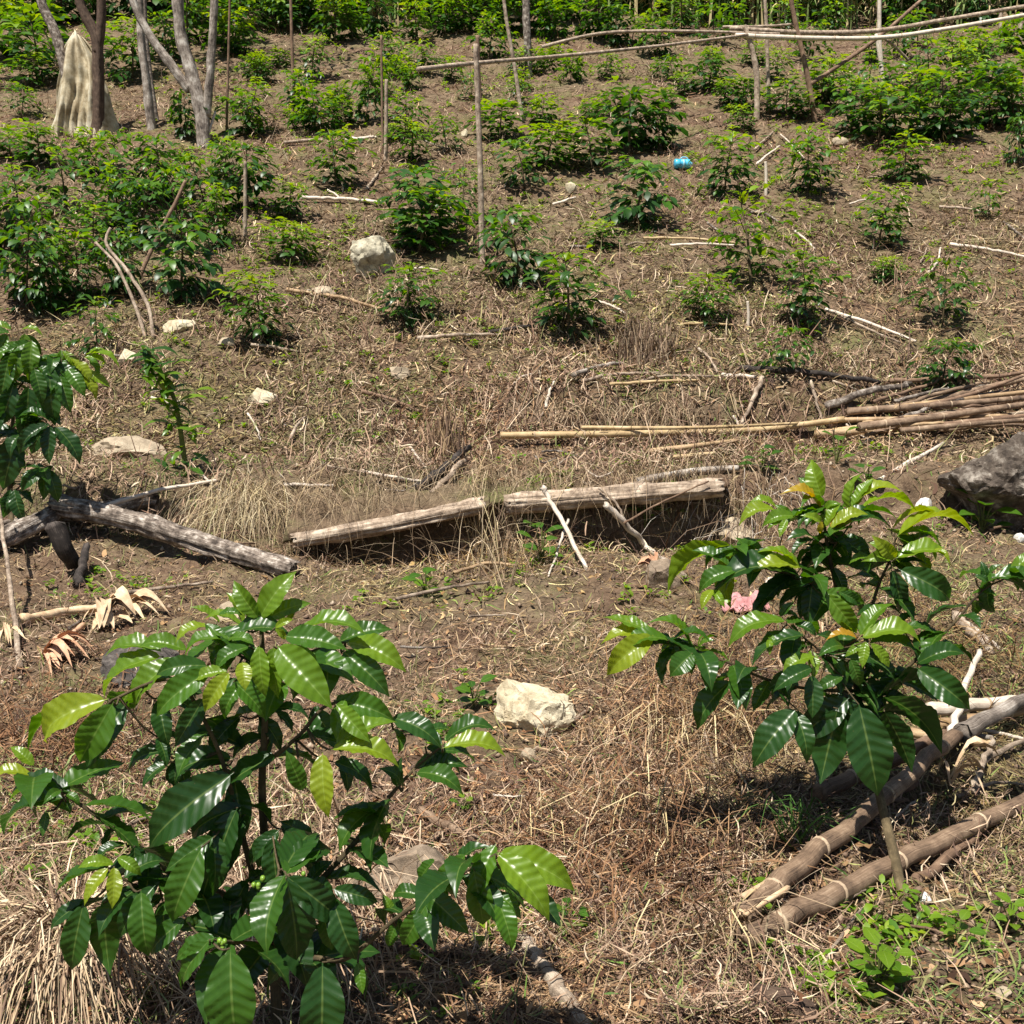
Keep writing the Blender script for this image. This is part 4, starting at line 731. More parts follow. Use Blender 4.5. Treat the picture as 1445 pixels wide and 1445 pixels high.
def hang(r):
    a = random.gauss(0, .5); L = random.uniform(.18, .5); d = Vector((random.gauss(-.1, .6), random.gauss(-.5, .35), 0)); h = random.uniform(.04, .16)
    return [r, r + Vector((d.x * .3 * L, d.y * .3 * L, h)), r + d * .75 * L + Vector((0, 0, h * .5)), r + d * L + Vector((0, -.02, -.25 * L - .06))]
# fallen logs
stick('fallen grey log entering from the left edge, half behind the forked one', [(-40, 768), (90, 742), (220, 712)], 30, M_BARKG, 'log', 'log', taper=.6, seg=48, sides=40, kink=0, ridge=.36)
stick('thick short grey log end at the left edge, lowest of the logs', [(-50, 800, .02), (20, 778, .05), (88, 752, .10)], 34, M_BARKG, 'log', 'log', taper=.8, seg=48, sides=40, kink=0, ridge=.36)
stick('long grey-barked log sloping down behind the large glossy plant', [(80, 760, .16), (180, 772, .12), (300, 795, .06), (412, 816)], 31, M_BARKG, 'log', 'log', taper=.75, seg=48, sides=40, kink=0, ridge=.36)
P0 = G(78, 805); pole('branch_stub', 'dark broken branch stub jutting up from the grey logs', 'branch stub', [P0 + Vector((.12, -.05, .05)), AT(92, 775, P0.y - .15), AT(76, 742, P0.y - .15)], .045, .055, M_BLACK, jag=.03, wob=.3)
stick('dark rotten branch leg propping the forked grey logs', [(108, 832), (125, 800, .1)], 16, M_BLACK, 'branch', 'branch')
stick('fallen trunk half, lying left of the sticks over the dark hollow', [(415, 770), (520, 752), (682, 719)], 20, M_STICK, 'log', 'log', fwd=.31, taper=1.1, seg=48, sides=40, kink=0, ridge=.36)
stick('fallen pale trunk half at the right of the standing dead stems', [(716, 721), (860, 709), (1016, 697)], 28, M_STICK, 'log', 'log', fwd=.23, taper=.85, seg=48, sides=40, kink=0, ridge=.36)
def overhang(pts, w, fwd):
    g = [G(*p) for p in pts]; g = [AT(p[0], p[1], q.y - fwd) for p, q in zip(pts, g)]; Q = smooth_pts(g, 60); V = []; n = 9
    for i, q in enumerate(Q):
        for j in range(n):
            f = j / (n - 1); y = q.y + (7.25 - q.y) * f; zb = hz(q.x, max(y, 7.08)) + .015; z = (q.z + w * .8) * (1 - f) ** 1.3 + zb * (1 - (1 - f) ** 1.3)
            V.append((q.x, y + (.05 * mnoise.noise(Vector((q.x * 9, 1, 2))) if j == 0 else 0), z + .03 * mnoise.noise(Vector((q.x * 6, y * 6, 4))) + .015 * mnoise.noise(Vector((q.x * 22, y * 22, 4)))))
    k = np.arange(60 * n).reshape(60, n); F = np.stack([k[:-1, :-1].ravel(), k[1:, :-1].ravel(), k[1:, 1:].ravel(), k[:-1, 1:].ravel()], 1)
    o = link('bank_edge', arr_mesh('bank_edge', np.array(V), F, m=M_GROUND)); sm = o.modifiers.new('thickness', 'SOLIDIFY'); sm.thickness = .03; tag(o, kind='structure')
    roots = [Vector(V[random.randrange(60) * n + random.randint(2, 8)]) for _ in range(400)]
    blades('dry_grass_mat', 'mat of dead grass lying over the %s trunk half and the dark hollow' % ('left' if pts[0][0] < 600 else 'right'), 'dry grass', roots, hang, .004, BRW + BRW + STR[3:4])
overhang([(400, 768), (520, 752), (690, 718)], .045, .28); overhang([(690, 722), (860, 708), (1030, 694)], .07, .20)
stick('flat grey slab of bark behind the pale trunk half', [(900, 690, .02), (970, 678, .03), (1040, 670, .02)], 14, M_BARKL, 'log', 'bark slab', seg=24, sides=14, kink=0, ridge=.35)
stick('straight white stick leaning across the grey logs', [(138, 757, .16), (225, 725, .14), (306, 702, .1)], 7, M_PALE)
stick('charred broken branch, left one beside the dead stems', [(590, 694), (625, 678, .05), (662, 652, .08)], 14, M_BLACK, 'branch', 'charred branch', wob=.5)
stick('charred branch with a white split face', [(610, 700), (645, 676, .06), (655, 665, .06)], 10, M_STICK, 'branch', 'charred branch', wob=.5)
stick('pale twig pointing down at the charred branches', [(578, 632), (600, 660), (612, 676)], 4, M_PALE)
stick('pale stick lying left of the charred branches', [(455, 655), (520, 668), (600, 682)], 5, M_PALE)
stick('short white stick above the dry grass clump', [(400, 686), (470, 687)], 6, M_PALE)
stick('white stick leaning out of the dead stems, thickest of the crossed pair', [(765, 690), (795, 740), (828, 806)], 8, M_PALE, fwd=.42, foot=True, straight=.7)
stick('thin white stick crossing behind the thickest of the crossed pair', [(802, 735), (787, 780), (774, 815)], 4, M_PALE, fwd=.36, foot=True, straight=.6)
stick('forked dry twig over the pale trunk half', [(845, 690), (870, 712), (884, 745)], 4, M_STICK, fwd=.34)
stick('pinkish root running down to the clod right of the hollow', [(855, 720, .02), (890, 755, .02), (915, 780, .01), (945, 800)], 10, M_PALE, 'root', 'root', fwd=.4, foot=True)
stick('long bare twig arching over the hollow', [(880, 740), (930, 712), (1000, 680)], 3.5, M_BRN, fwd=.36)
# canes lying across the bank
stick('longest yellow cane lying across the bank, its cut end at the left', [(708, 631, .07), (900, 630, .08), (1060, 626, .09), (1190, 612, .10)], 10, M_YEL, 'cane', 'cane', wob=.05, kink=0, nodes=7, taper=.9)
stick('thin yellow cane on top of the longest one', [(820, 622, .09), (980, 624, .10), (1130, 618, .11)], 6, M_YEL, 'cane', 'cane', wob=.05, kink=0, nodes=5)
stick('split orange cane lying below the longest yellow one', [(915, 652, .06), (975, 647, .07), (1040, 640, .08)], 9, M_TAN, 'cane', 'cane', wob=.1, kink=0)
stick('small split cane piece, lowest below the longest yellow one', [(950, 658, .05), (1008, 652, .05)], 7, M_YEL, 'cane', 'cane', wob=.1, kink=0)
pile = [((1165, 612), (1300, 585), (1460, 548), 13, M_GCANE, 'long grey cane along the back of the cane pile'), ((1150, 628), (1300, 622), (1460, 618), 12, M_TAN, 'tan cane at the front left of the cane pile'), ((1195, 602), (1330, 600), (1460, 590), 11, M_GCANE, 'grey cane in the middle of the cane pile'), ((1210, 632), (1330, 625), (1460, 605), 13, M_GCANE, 'thick dark cane at the front of the cane pile'), ((1240, 606), (1350, 600), (1460, 575), 9, M_BRN, 'brown cane in the heart of the cane pile'), ((1180, 607), (1290, 612), (1420, 610), 8, M_TAN, 'light split cane within the cane pile'), ((1260, 596), (1360, 588), (1460, 580), 9, M_TAN, 'orange-streaked cane at the back of the cane pile'), ((1270, 636), (1370, 632), (1460, 628), 9, M_GCANE, 'low cane at the bottom right of the cane pile'), ((1290, 614), (1380, 606), (1460, 596), 8, M_STICK, 'pale thin cane on top of the cane pile'), ((1175, 622), (1240, 618), (1330, 612), 8, M_YEL, 'short yellow cane at the left end of the cane pile'), ((1330, 622), (1400, 618), (1460, 616), 10, M_BRN, 'short brown cane against the big boulder'), ((1300, 600), (1380, 592), (1450, 560), 7, M_BRN, 'thin brown cane slanting up out of the cane pile')]
for i, (a, b_, c_, w, m, lab) in enumerate(pile):
    lf = .03 + .035 * (i % 4); stick(lab, [(*a, lf), (*b_, lf + .03), (*c_, lf + .05)], w, m, 'cane', 'cane', group='canes in the pile by the boulder', wob=.08, kink=0, nodes=3, straight=.7)
stick('dark fallen pole behind the cane pile, left one', [(1045, 528, .03), (1140, 538, .05), (1240, 548, .03)], 10, M_BLACK, 'pole', 'pole')
stick('dark fallen pole at the right edge behind the cane pile', [(1255, 548, .05), (1360, 545, .05), (1460, 536, .05)], 8, M_BRN, 'pole', 'pole')
stick('grey slanting pole in the dark gap left of the cane pile', [(1165, 585, .04), (1225, 570, .08), (1285, 556, .06)], 12, M_BARKG, 'pole', 'pole')
stick('pale pole meeting the root fork left of the cane pile', [(1020, 535, .02), (1065, 543, .05)], 7, M_PALE, 'stick')
stick('curved pale root left of the dark gap', [(1075, 548, .08), (1060, 580, .05), (1042, 612)], 7, M_STICK, 'root', 'root')
stick('thin white twig beside the curved pale root', [(1035, 588), (1048, 612)], 4, M_PALE)
stick('grey forked stick standing in the dark gap', [(1142, 556, .1), (1160, 600, .02)], 5, M_STICK)
stick('pale thick stick lying left of the big boulder', [(1240, 682), (1330, 636, .04)], 9, M_PALE)
# sticks scattered on the slope
SC = [((405, 417), (480, 430), (562, 452), 6, M_TAN, 'long orange stick below the pale boulder'), ((590, 486), (640, 484), (702, 481), 6, M_STICK, 'pale stick lying level below the compact bright bush'), ((690, 478), (740, 472), (752, 470), 6, M_BLACK, 'short dark stick at the end of the level pale one'), ((510, 562), (550, 575), (592, 590), 6, M_BRN, 'brown stick slanting down the middle of the slope'), ((838, 432), (860, 440), (882, 450), 4, M_PALE, 'white stick slanting right of the rounded leafy bush'), ((1165, 445), (1230, 468), (1292, 490), 5, M_PALE, 'upper of the two crossed pale sticks'), ((1180, 450), (1225, 475), (1270, 492), 4, M_STICK, 'lower of the two crossed pale sticks'), ((908, 343), (970, 345), (1042, 350), 4, M_YEL, 'upper yellow stick below the loose reddish bush'), ((945, 353), (990, 353), (1035, 353), 4, M_PALE, 'lower yellow stick below the loose reddish bush'), ((425, 287), (480, 289), (538, 292), 6, M_PALE, 'long pale stick lying across the slope above the boulder'), ((402, 207), (450, 205), (452, 205), 5, M_STICK, 'pale stick left of the slim bush on the left slope'), ((488, 203), (525, 201), (530, 200), 5, M_PALE, 'pale stick right of the slim bush on the left slope'), ((1340, 352), (1400, 362), (1455, 372), 5, M_PALE, 'white stick on the brown litter at the right edge'), ((1325, 298), (1360, 302), (1395, 308), 4, M_STICK, 'thin stick under the tiny sparse seedling'), ((960, 465), (1010, 467), (1060, 470), 4, M_YEL, 'yellow stick under the flat-topped bush'), ((770, 585), (775, 565), (782, 548), 5, M_PALE, 'small white stick standing aslant above the dark bank'), ((410, 628), (420, 612), (430, 598), 5, M_STICK, 'grey stick aslant left of the dead stems'), ((350, 592), (362, 615), (368, 630), 3, M_PALE, 'thin white twig below the pale stone'), ((860, 552), (930, 550), (985, 546), 5, M_YEL, 'yellow stick below the dry stump'), ((810, 540), (850, 528), (880, 522), 8, M_BARKL, 'grey stick left of the yellow one below the dry stump'), ((820, 548), (870, 540), (930, 536), 6, M_STICK, 'middle stick of the heap below the dry stump'), ((885, 556), (930, 543), (1005, 540), 5, M_STICK, 'thin stick over the heap below the dry stump'), ((985, 500), (1000, 515), (1012, 535), 4, M_STICK, 'twig right of the dry stump'), ((1068, 238), (1080, 228), (1100, 212), 4, M_PALE, 'white stick propped beside the white stake stub'), ((930, 468), (945, 455), (958, 438), 3, M_YEL, 'thin straw-yellow stick left of the flat-topped bush'), ((355, 495), (385, 500), (420, 505), 5, M_STICK, 'pale stick below the yellow-green bush'), ((780, 295), (800, 290), (812, 285), 4, M_PALE, 'short pale stick above the rounded leafy bush'), ((560, 860), (620, 850), (690, 835), 6, M_STICK, 'pale twig on the path right of the large plant'), ((640, 822), (690, 812), (730, 812), 6, M_TAN, 'short cane piece below the trunk half'), ((905, 590), (960, 615), (985, 630), 3, M_BRN, 'dark twig above the yellow canes'), ((1080, 840), (1085, 835), (1090, 830), 5, M_PALE, 'white chip under the spindly plant')]
for a, b_, c_, w, m, lab in SC: stick(lab, [(*a, .045), (*b_, .06), (*c_, .045)], w, m)
# foreground sticks
stick('brown stick running out at the bottom beside the large plant', [(735, 1330), (775, 1385), (830, 1465)], 21, M_STICK, taper=1.1, wob=.12)
stick('smooth brown stick behind the large plant, pointing at its right branch', [(590, 1152, .01), (640, 1178, .01), (694, 1200)], 13, M_GCANE, wob=.1)
stick('flat brown piece of bark left of the old canes', [(905, 1258), (950, 1262), (990, 1272)], 13, M_BRN, 'bark_piece', 'bark')
stick('thin pale pole slanting down in front of the grey logs at the left edge', [(30, 945), (18, 870, .15), (4, 785, .35)], 9, M_STICK)
stick('white stick tip at the left edge', [(-6, 1215), (8, 1170), (20, 1140)], 9, M_PALE)
stick('small grey stick below the right branch of the large plant', [(560, 1352, .02), (585, 1335, .03), (612, 1318, .03)], 9, M_BRN)
stick('long pale twig along the bottom right', [(1030, 1340), (1085, 1372), (1145, 1396)], 5, M_STICK)
stick('thin bent twig rising from the long pale one to the canes', [(1146, 1396), (1175, 1350, .02), (1215, 1300, .03)], 6, M_STICK)
stick('brown twig lying below the bent one', [(1082, 1400), (1120, 1403), (1150, 1400)], 6, M_BRN)
stick('dark stick in the shade left of the old canes', [(1062, 1163), (1095, 1185), (1132, 1200)], 7, M_BRN)
stick('grey straight stick standing under the hanging leaves', [(1155, 1138), (1152, 1100, .05), (1150, 1062, .1)], 9, M_STICK)
stick('split bamboo slat beside the right edge below the spindly limb', [(1345, 880, .02), (1372, 905, .02), (1398, 925)], 16, M_STICK, 'slat', 'split cane', wob=.4)
stick('thin split slat behind the other slat', [(1375, 895, .02), (1400, 912, .01), (1415, 922)], 6, M_PALE, 'slat', 'split cane')
stick('pale twig below the pale stone', [(738, 1075), (770, 1050), (835, 1000)], 8, M_STICK)
stick('brown twig crossing the fibre litter in the centre', [(1000, 1075), (960, 1050), (880, 1060)], 6, M_BRN)
stick('white splinter in the fibre litter', [(905, 1085), (915, 1105), (930, 1128)], 6, M_PALE)
# loose broken twigs
MARKS = [('the pale boulder', 527, 366), ('the big dark boulder', 1380, 700), ('the cream foreground stone', 752, 985), ('the pink rag', 1048, 855), ('the dry grass clump', 350, 722), ('the pale trunk half', 860, 702), ('the left trunk half', 540, 745), ('the charred branches', 630, 680), ('the cane pile', 1300, 600), ('the yellow cane end', 720, 630), ('the fibrous stump', 908, 505), ('the flat sandy rock', 180, 632), ('the white angular stone', 370, 563), ('the pink poles', 210, 470), ('the compact bright bush', 575, 455), ('the rounded leafy bush', 800, 455), ('the flat-topped bush', 990, 455), ('the old canes', 1200, 1240), ('the brown flat rock', 568, 1230), ('the straw heap', 110, 1370), ('the blue container', 960, 226), ('the tall centre post', 680, 360), ('the dry husks', 140, 885), ('the brown clod', 940, 812), ('the root fork', 1060, 570), ('the grey logs', 200, 770), ('the ash heap', 195, 932), ('the white right-edge stick', 1395, 362), ('the wood block', 1100, 1425)]
tw = {}
for _ in range(110):
    px = random.uniform(10, 1435); py = random.choice((random.gauss(600, 90), random.gauss(700, 60), random.uniform(330, 560), random.uniform(800, 1300), random.gauss(300, 70)))
    if not 120 < py < 1400: continue
    mk = min(MARKS, key=lambda q: math.hypot(px - q[1], (py - q[2]) * 1.4)); tw.setdefault(mk[0], []).append((math.hypot(px - mk[1], (py - mk[2]) * 1.4), px, py))
OR2 = ['nearest', 'second nearest', 'third nearest', 'fourth nearest', 'fifth nearest', 'sixth nearest', 'seventh nearest', 'eighth nearest', 'ninth nearest', 'tenth nearest', 'eleventh nearest', 'twelfth nearest']
for mk, lst in tw.items():
    for (dd, px, py), od in zip(sorted(lst), OR2):
        a = random.gauss(0, .5) + random.choice((0, 0, math.pi * .2, -math.pi * .2)); l = random.uniform(22, 60) * (1.3 if py > 800 else 1); dx, dy = l * math.cos(a) / 2, l * math.sin(a) / 2 * .7; lf = random.uniform(.0, .07)
        stick('small broken twig, the loose one ' + od + ' to ' + mk, [(px - dx, py - dy, lf), (px + random.uniform(-4, 4), py + random.uniform(-4, 4), .03), (px + dx, py + dy, random.uniform(0, .05))], random.uniform(2.2, 4.5) * (1.2 if py > 800 else 1), random.choice((M_STICK, M_BRN, M_PALE, M_STICK, M_BARKG)), 'twig', 'twig', group='broken twigs in the litter', sides=5, seg=6, wob=.3)
def husk(label, px, py, n, L, ang, spread, m, lift=.03, wf=.18):
    c = G(px, py); t = empty('maize_husk', c, label, 'husk')
    for i in range(n):
        a = ang + random.gauss(0, spread); l = L * random.uniform(.6, 1.1); d = Vector((math.cos(a), math.sin(a), 0)); s = Vector((-d.y, d.x, 0)); V = []; F = []; wv = l * wf * random.uniform(.6, 1.2); tw = random.uniform(-.8, .8); h = random.uniform(.3, 1.2) * lift
        for k in range(7):
            f = k / 6; w = wv * math.sin(math.pi * (.12 + .86 * f)) * .5
            for j in (-1, 0, 1): q = d * l * f + s * w * j; V.append((q.x, q.y, h * (1 + 2.2 * math.sin(math.pi * f)) + abs(j) * w * .5 + j * w * tw + (hz(c.x + q.x, c.y + q.y) - c.z) * f))
        for k in range(6):
            for j in (0, 1): b = k * 3 + j; F.append((b, b + 1, b + 4, b + 3))
        me = arr_mesh('husk_leaf', np.array(V), np.array(F), uv=np.array([(j / 2, k / 6 * l) for k in range(7) for j in range(3)]), m=m); o = link('husk_leaf', me, t)
# the crossed old canes at the lower right
def bigcane(label, pts, w, m, nodes, **kw): return stick(label, pts, w, m, 'cane', 'cane', group='old canes under the spindly plant', wob=.06, kink=.004, nodes=nodes, sides=12, seg=14, straight=.85, **kw)
bigcane('thickest old cane, lowest of the heap, from its frayed end to the right edge', [(1045, 1345, .015), (1180, 1275, .02), (1330, 1205, .03), (1470, 1140, .03)], 33, M_GCANE, 5, taper=.9)
bigcane('old cane parallel behind the thickest one, its splayed end beside it', [(1048, 1312, .02), (1150, 1245, .05), (1250, 1165, .07), (1345, 1078, .08)], 33, M_GCANE, 4, taper=.85)
bigcane('dark old cane highest in the shade under the hanging leaves', [(1152, 1148, .04), (1230, 1120, .06), (1332, 1076, .08)], 26, M_BRN, 2)
bigcane('bleached thin cane standing steeply on the heap', [(1335, 1088, .09), (1352, 1045, .12), (1377, 985, .17)], 13, M_PALE, 1)
bigcane('dark cane in the deep shade beneath the parallel one', [(1125, 1210), (1200, 1165, .02), (1290, 1118, .02)], 22, M_BRN, 1)
bigcane('white weathered cane end at the right of the heap', [(1308, 1022, .03), (1380, 1018, .05), (1470, 1010, .05)], 22, M_PALE, 1)
bigcane('tan cane below the white weathered one', [(1318, 1043, .03), (1390, 1038, .05), (1470, 1022, .05)], 19, M_TAN, 1)
bigcane('orange cane lying under the bleached steep one', [(1285, 1050, .03), (1345, 1062, .04), (1400, 1068, .03)], 14, M_TAN, 1)
bigcane('pale barked cane slanting to the right edge', [(1355, 1068, .06), (1410, 1045, .08), (1470, 1012, .08)], 27, M_BARKL, 0)
bigcane('short pointed stick below the pale barked cane', [(1372, 1128, .01), (1385, 1100, .03), (1398, 1062, .04)], 11, M_STICK, 0)
bigcane('curved dry sheath peeled off under the thickest cane', [(1290, 1250, .0), (1345, 1215, .01), (1380, 1190, .02)], 16, M_BRN, 0)
for i, (a, b_, w) in enumerate((((1042, 1322), (1095, 1290), 17), ((1050, 1328), (1110, 1296), 13), ((1046, 1308), (1090, 1282), 12))):
    stick(('uppermost', 'middle', 'lowest')[i] + ' pale strip of the splayed cane end', [(*a, .05 + .012 * i), (*b_, .075)], w * .62, M_HUSK, 'cane_strip', 'cane strip', wob=.08, kink=0, taper=1.1, ridge=.4)
TH = sorted((random.uniform(575, 634), random.uniform(1185, 1330), random.uniform(-38, 2), random.uniform(4, 7), random.choice((M_GCANE, M_BRN, M_STICK, M_BARKG, M_TAN))) for _ in range(14))
for n_, (py, px, dy, w, m_) in enumerate(TH):
    stick('thin weathered cane of the cane pile, ' + (['topmost'] + ORD[1:] + ['eleventh', 'twelfth', 'thirteenth', 'lowest'])[n_] + (' counted from the top' if 0 < n_ < 13 else ' of the thin ones'), [(px, py, .06 + .008 * (n_ % 5)), (px + 70, py + dy * .5, .10), (px + random.uniform(110, 170), py + dy, .09)], w, m_, 'cane', 'cane', group='thin canes in the pile by the boulder', wob=.15, kink=.008)
MO = [((1298, 1060), (1350, 1050), (1400, 1052), 9, M_BARKL, 'short grey cane piece under the orange one'), ((1380, 1090), (1420, 1070), (1462, 1050), 10, M_STICK, 'thin cane just below the pale barked one'), ((1330, 1030), (1390, 1045), (1450, 1055), 7, M_PALE, 'thin bleached stick crossing the white weathered cane'), ((1180, 1180), (1230, 1150), (1280, 1140), 9, M_BRN, 'short dark cane piece between the shaded canes'), ((1350, 1135), (1400, 1120), (1455, 1118), 6, M_STICK, 'thin stick lying right of the short pointed one'), ((1240, 1330), (1285, 1325), (1330, 1330), 5, M_BRN, 'thin brown stick below the foot of the spindly plant'), ((1080, 1225), (1120, 1240), (1150, 1236), 6, M_BRN, 'short brown stick left of the parallel old cane')]
for a, b_, c_, w, m, lab in MO: stick(lab, [(*a, .02), (*b_, .03), (*c_, .02)], w, m)
husk('dry husk strips caught between the crossed old canes', 1340, 1120, 7, .16, .3, .7, M_HUSK, .05, .14)
b0 = G(1105, 1438); blk = MB().tube([b0 + Vector((-.055, .03, .02)), b0 + Vector((0, 0, .03)), b0 + Vector((.05, -.03, .02))], [.035, .038, .034], 7, .25, jag=.012)
o = link('wood_block', blk.mesh('wood_block', M_BARKB, origin=b0)); o.location = b0; tag(o, 'dark sawn wood block at the bottom edge', 'wood block')

# ------------------------------------------------------------------ stones
def stone(label, px, py, wpx, hpx, m, name='stone', cat='stone', sink=.3, seed=1, flat=1.0, cuts=5, sub=4, dy=None, under=0):
    p = G(px, py + hpx * .35); k = ppm(p); w = wpx * k; h = hpx * k * 1.25
    import bmesh
    bm = bmesh.new(); bmesh.ops.create_icosphere(bm, subdivisions=sub, radius=.5); rr = random.Random(seed)
    pl = [(Vector((rr.gauss(0, 1), rr.gauss(0, 1), rr.gauss(0.2, .8))).normalized(), rr.uniform(.26, .42)) for _ in range(cuts + 4)]
    for v in bm.verts:
        for n, d in pl:
            e = v.co.dot(n) - d
            if e > 0: v.co -= n * e * .97
        q = v.co * 3 + Vector((seed * 3.1, 0, 0)); v.co += v.co.normalized() * (.05 * mnoise.noise(q) + .04 * mnoise.noise(q * 2.6) + .022 * mnoise.noise(q * 6) + .012 * mnoise.noise(q * 14))
        if under and v.co.z < .12: q = 1 - under * float(sstep(np.array(.12 - v.co.z), 0, .35)); v.co.x *= q; v.co.y *= q
        v.co = Vector((v.co.x * w * 1.15, v.co.y * (dy or w * .8) * 1.1, v.co.z * h * 1.3 * flat))
    me = bpy.data.meshes.new(name); bm.to_mesh(me); bm.free(); me.polygons.foreach_set('use_smooth', [True] * len(me.polygons)); me.set_sharp_from_angle(angle=R(24)); me.materials.append(m)
    o = link(name, me); o.location = p + Vector((0, 0, h * (.5 - sink) * flat)); o.rotation_euler.z = rr.uniform(-.3, .3); return tag(o, label, cat)
stone('big dark boulder with lichen streaks at the right edge, before the cane pile', 1412, 702, 196, 104, M_ROCKD, 'boulder', 'boulder', .15, 4, dy=.75, under=.36, cuts=7, sub=6)
stone('pale rounded boulder alone on the slope left of the tall centre post', 527, 368, 76, 50, M_ROCKG, 'boulder', 'boulder', .15, 5, under=.30, cuts=2, sub=5, flat=.95)
stone('bright cream stone lying in the middle of the foreground', 752, 985, 112, 92, M_ROCKP, sink=.42, seed=8, cuts=9, sub=5, flat=.8)
stone('brown flat rock behind the right branch of the large plant', 568, 1230, 135, 70, M_ROCKB, sink=.35, seed=9)
stone('pale half-buried stone just behind the tip of the large plant', 330, 862, 70, 22, M_ROCKS, sink=.3, seed=11)
stone('tan stone behind the upper left limb of the spindly plant', 1038, 755, 62, 30, M_ROCKS, sink=.25, seed=12)
stone('white stone below the two leaning pink poles', 182, 508, 34, 18, M_ROCKP, sink=.2, seed=13, sub=3)
stone('white angular stone on the open ground', 370, 563, 38, 22, M_ROCKP, sink=.2, seed=14, sub=3)
stone('flat sandy rock flush with the soil, left of the leafy weed column', 180, 632, 100, 30, M_ROCKS, sink=.42, seed=15)
stone('cream stone, upper of two right of the pink poles', 255, 460, 46, 16, M_ROCKP, sink=.3, seed=16, sub=3)
stone('small cream stone, lower of two right of the pink poles', 320, 484, 26, 12, M_ROCKS, sink=.3, seed=17, sub=3)
stone('small buried grey stone in the middle of the slope', 562, 525, 32, 16, M_ROCKS, sink=.35, seed=18, sub=3)
stone('brown clod at the foot of the pinkish root', 940, 812, 52, 36, M_ROCKB, 'clod', 'clod', sink=.25, seed=19)
stone('pale pebble below the cream foreground stone', 748, 1068, 24, 18, M_ROCKS, 'pebble', 'pebble', sink=.2, seed=20, sub=3)
stone('white pebble below the thin left bush near the tall centre post', 655, 190, 10, 9, M_ROCKP, 'pebble', 'pebble', sink=.1, seed=21, sub=2)
stone('white lump above the rounded leafy bush', 806, 267, 16, 14, M_ROCKP, 'pebble', 'pebble', sink=.1, seed=22, sub=2)
stone('cream flat stone left of the long orange stick', 455, 412, 36, 10, M_ROCKS, sink=.2, seed=23, sub=3)
stone('grey-black heap of ash beside the dry husks', 195, 932, 130, 40, M_ASH, 'ash_heap', 'ash heap', sink=.47, seed=24)
for i, (px, py, w, lab) in enumerate(((1300, 182, 20, 'white scrap under the front of the big thicket'), (1185, 200, 22, 'pale chip left below the big thicket'), (1305, 1266, 22, 'white scrap beside the foot of the spindly plant'), (1305, 712, 26, 'white scrap left of the big boulder'), (1415, 1402, 26, 'pinkish stone at the bottom right'), (1440, 760, 22, 'pale chip under the big boulder'))):
    stone(lab, px, py, w, w * .5, (M_WHITE, M_ROCKS)[i in (1, 4)], 'scrap' if i in (0, 2, 3) else 'stone', 'scrap' if i in (0, 2, 3) else 'stone', sink=.25, seed=30 + i, sub=2)

# ------------------------------------------------------------------ blue container, pink cloth, cream sheet
def container():
    p = G(963, 238); k = ppm(p); L, r = 24 * k, 6.6 * k; t = empty('water_container', p, 'small blue plastic water container lying under the largest dark bush', 'container')
    ax = Vector((1, .15, 0)).normalized(); c = p + Vector((0, -.02, r * .95))
    prof = [(-.515, .3), (-.5, .85), (-.46, 1), (-.2, 1), (-.17, .9), (-.13, 1), (.1, 1), (.13, .9), (.17, 1), (.36, 1), (.45, .7), (.5, .38)]
    link('body', MB().tube([c + ax * L * a for a, _ in prof], [r * b for _, b in prof], 16).mesh('body', M_BLUE, origin=p), t)
    link('band', MB().tube([c + ax * L * a for a in (-.06, .06)], [r * 1.02] * 2, 16).mesh('band', M_CYAN, origin=p), t)
    link('cap', MB().tube([c + ax * L * a for a in (.495, .56)], [r * .34] * 2, 12).mesh('cap', M_CYAN, origin=p), t)
    h = [c + ax * L * .3 + Vector((0, 0, r)), c + ax * L * .2 + Vector((0, 0, r * 1.35)), c - ax * L * .05 + Vector((0, 0, r * 1.35)), c - ax * L * .15 + Vector((0, 0, r))]
    link('handle', MB().tube(smooth_pts(h, 8), r * .12, 6).mesh('handle', M_CYAN, origin=p), t)
container()
def sheet(name, label, cat, fn, nu, nv, m):
    V = [fn(i / nu, j / nv) for i in range(nu + 1) for j in range(nv + 1)]; i = np.arange((nu + 1) * (nv + 1)).reshape(nu + 1, nv + 1)
    F = np.stack([i[:-1, :-1].ravel(), i[1:, :-1].ravel(), i[1:, 1:].ravel(), i[:-1, 1:].ravel()], 1); o = V[0]; V = np.array([list(v - o) for v in V])
    ob = link(name, arr_mesh(name, V, F, m=m)); ob.location = o; sm = ob.modifiers.new('thickness', 'SOLIDIFY'); sm.thickness = .006; return tag(ob, label, cat)
yT = G(137, 192).y + .25
def tarp(u, v):
    top = AT(108 + 10 * (u - .5), 42, yT); bot = AT(70 + 100 * u, 200, yT); f = v ** .75; p = top.lerp(bot, v); f = v ** .5; xl = AT(106 - 38 * f + 104 * f * u + 8 * mnoise.noise(Vector((v * 3, u * 2, 1))), 42 + 12 * abs(u - .5) + 158 * v, yT)
    fold = .36 * f * mnoise.noise(Vector((u * 4.2, v * .9, 3))) + .24 * f * mnoise.noise(Vector((u * 11 + v * 2, v * 1.2, 8))) + .05 * mnoise.noise(Vector((u * 9 - v * 4, v * 5, 3)))
    return Vector((xl.x, yT + fold - .35 * f * math.sin(math.pi * u), xl.z))
sheet('cream_sheet', 'cream plastic sheet draped like a tent behind the dark forked tree', 'plastic sheet', tarp, 44, 30, M_TARP)
pc = G(1048, 862)
def cloth(u, v):
    x = pc.x + (u - .5) * .22; y = pc.y + (v - .5) * .16; return Vector((x, y, hz(x, y) + .03 + .03 * mnoise.noise(Vector((u * 4, v * 4, 1))) + .022 * mnoise.noise(Vector((u * 11, v * 11, 7)))))
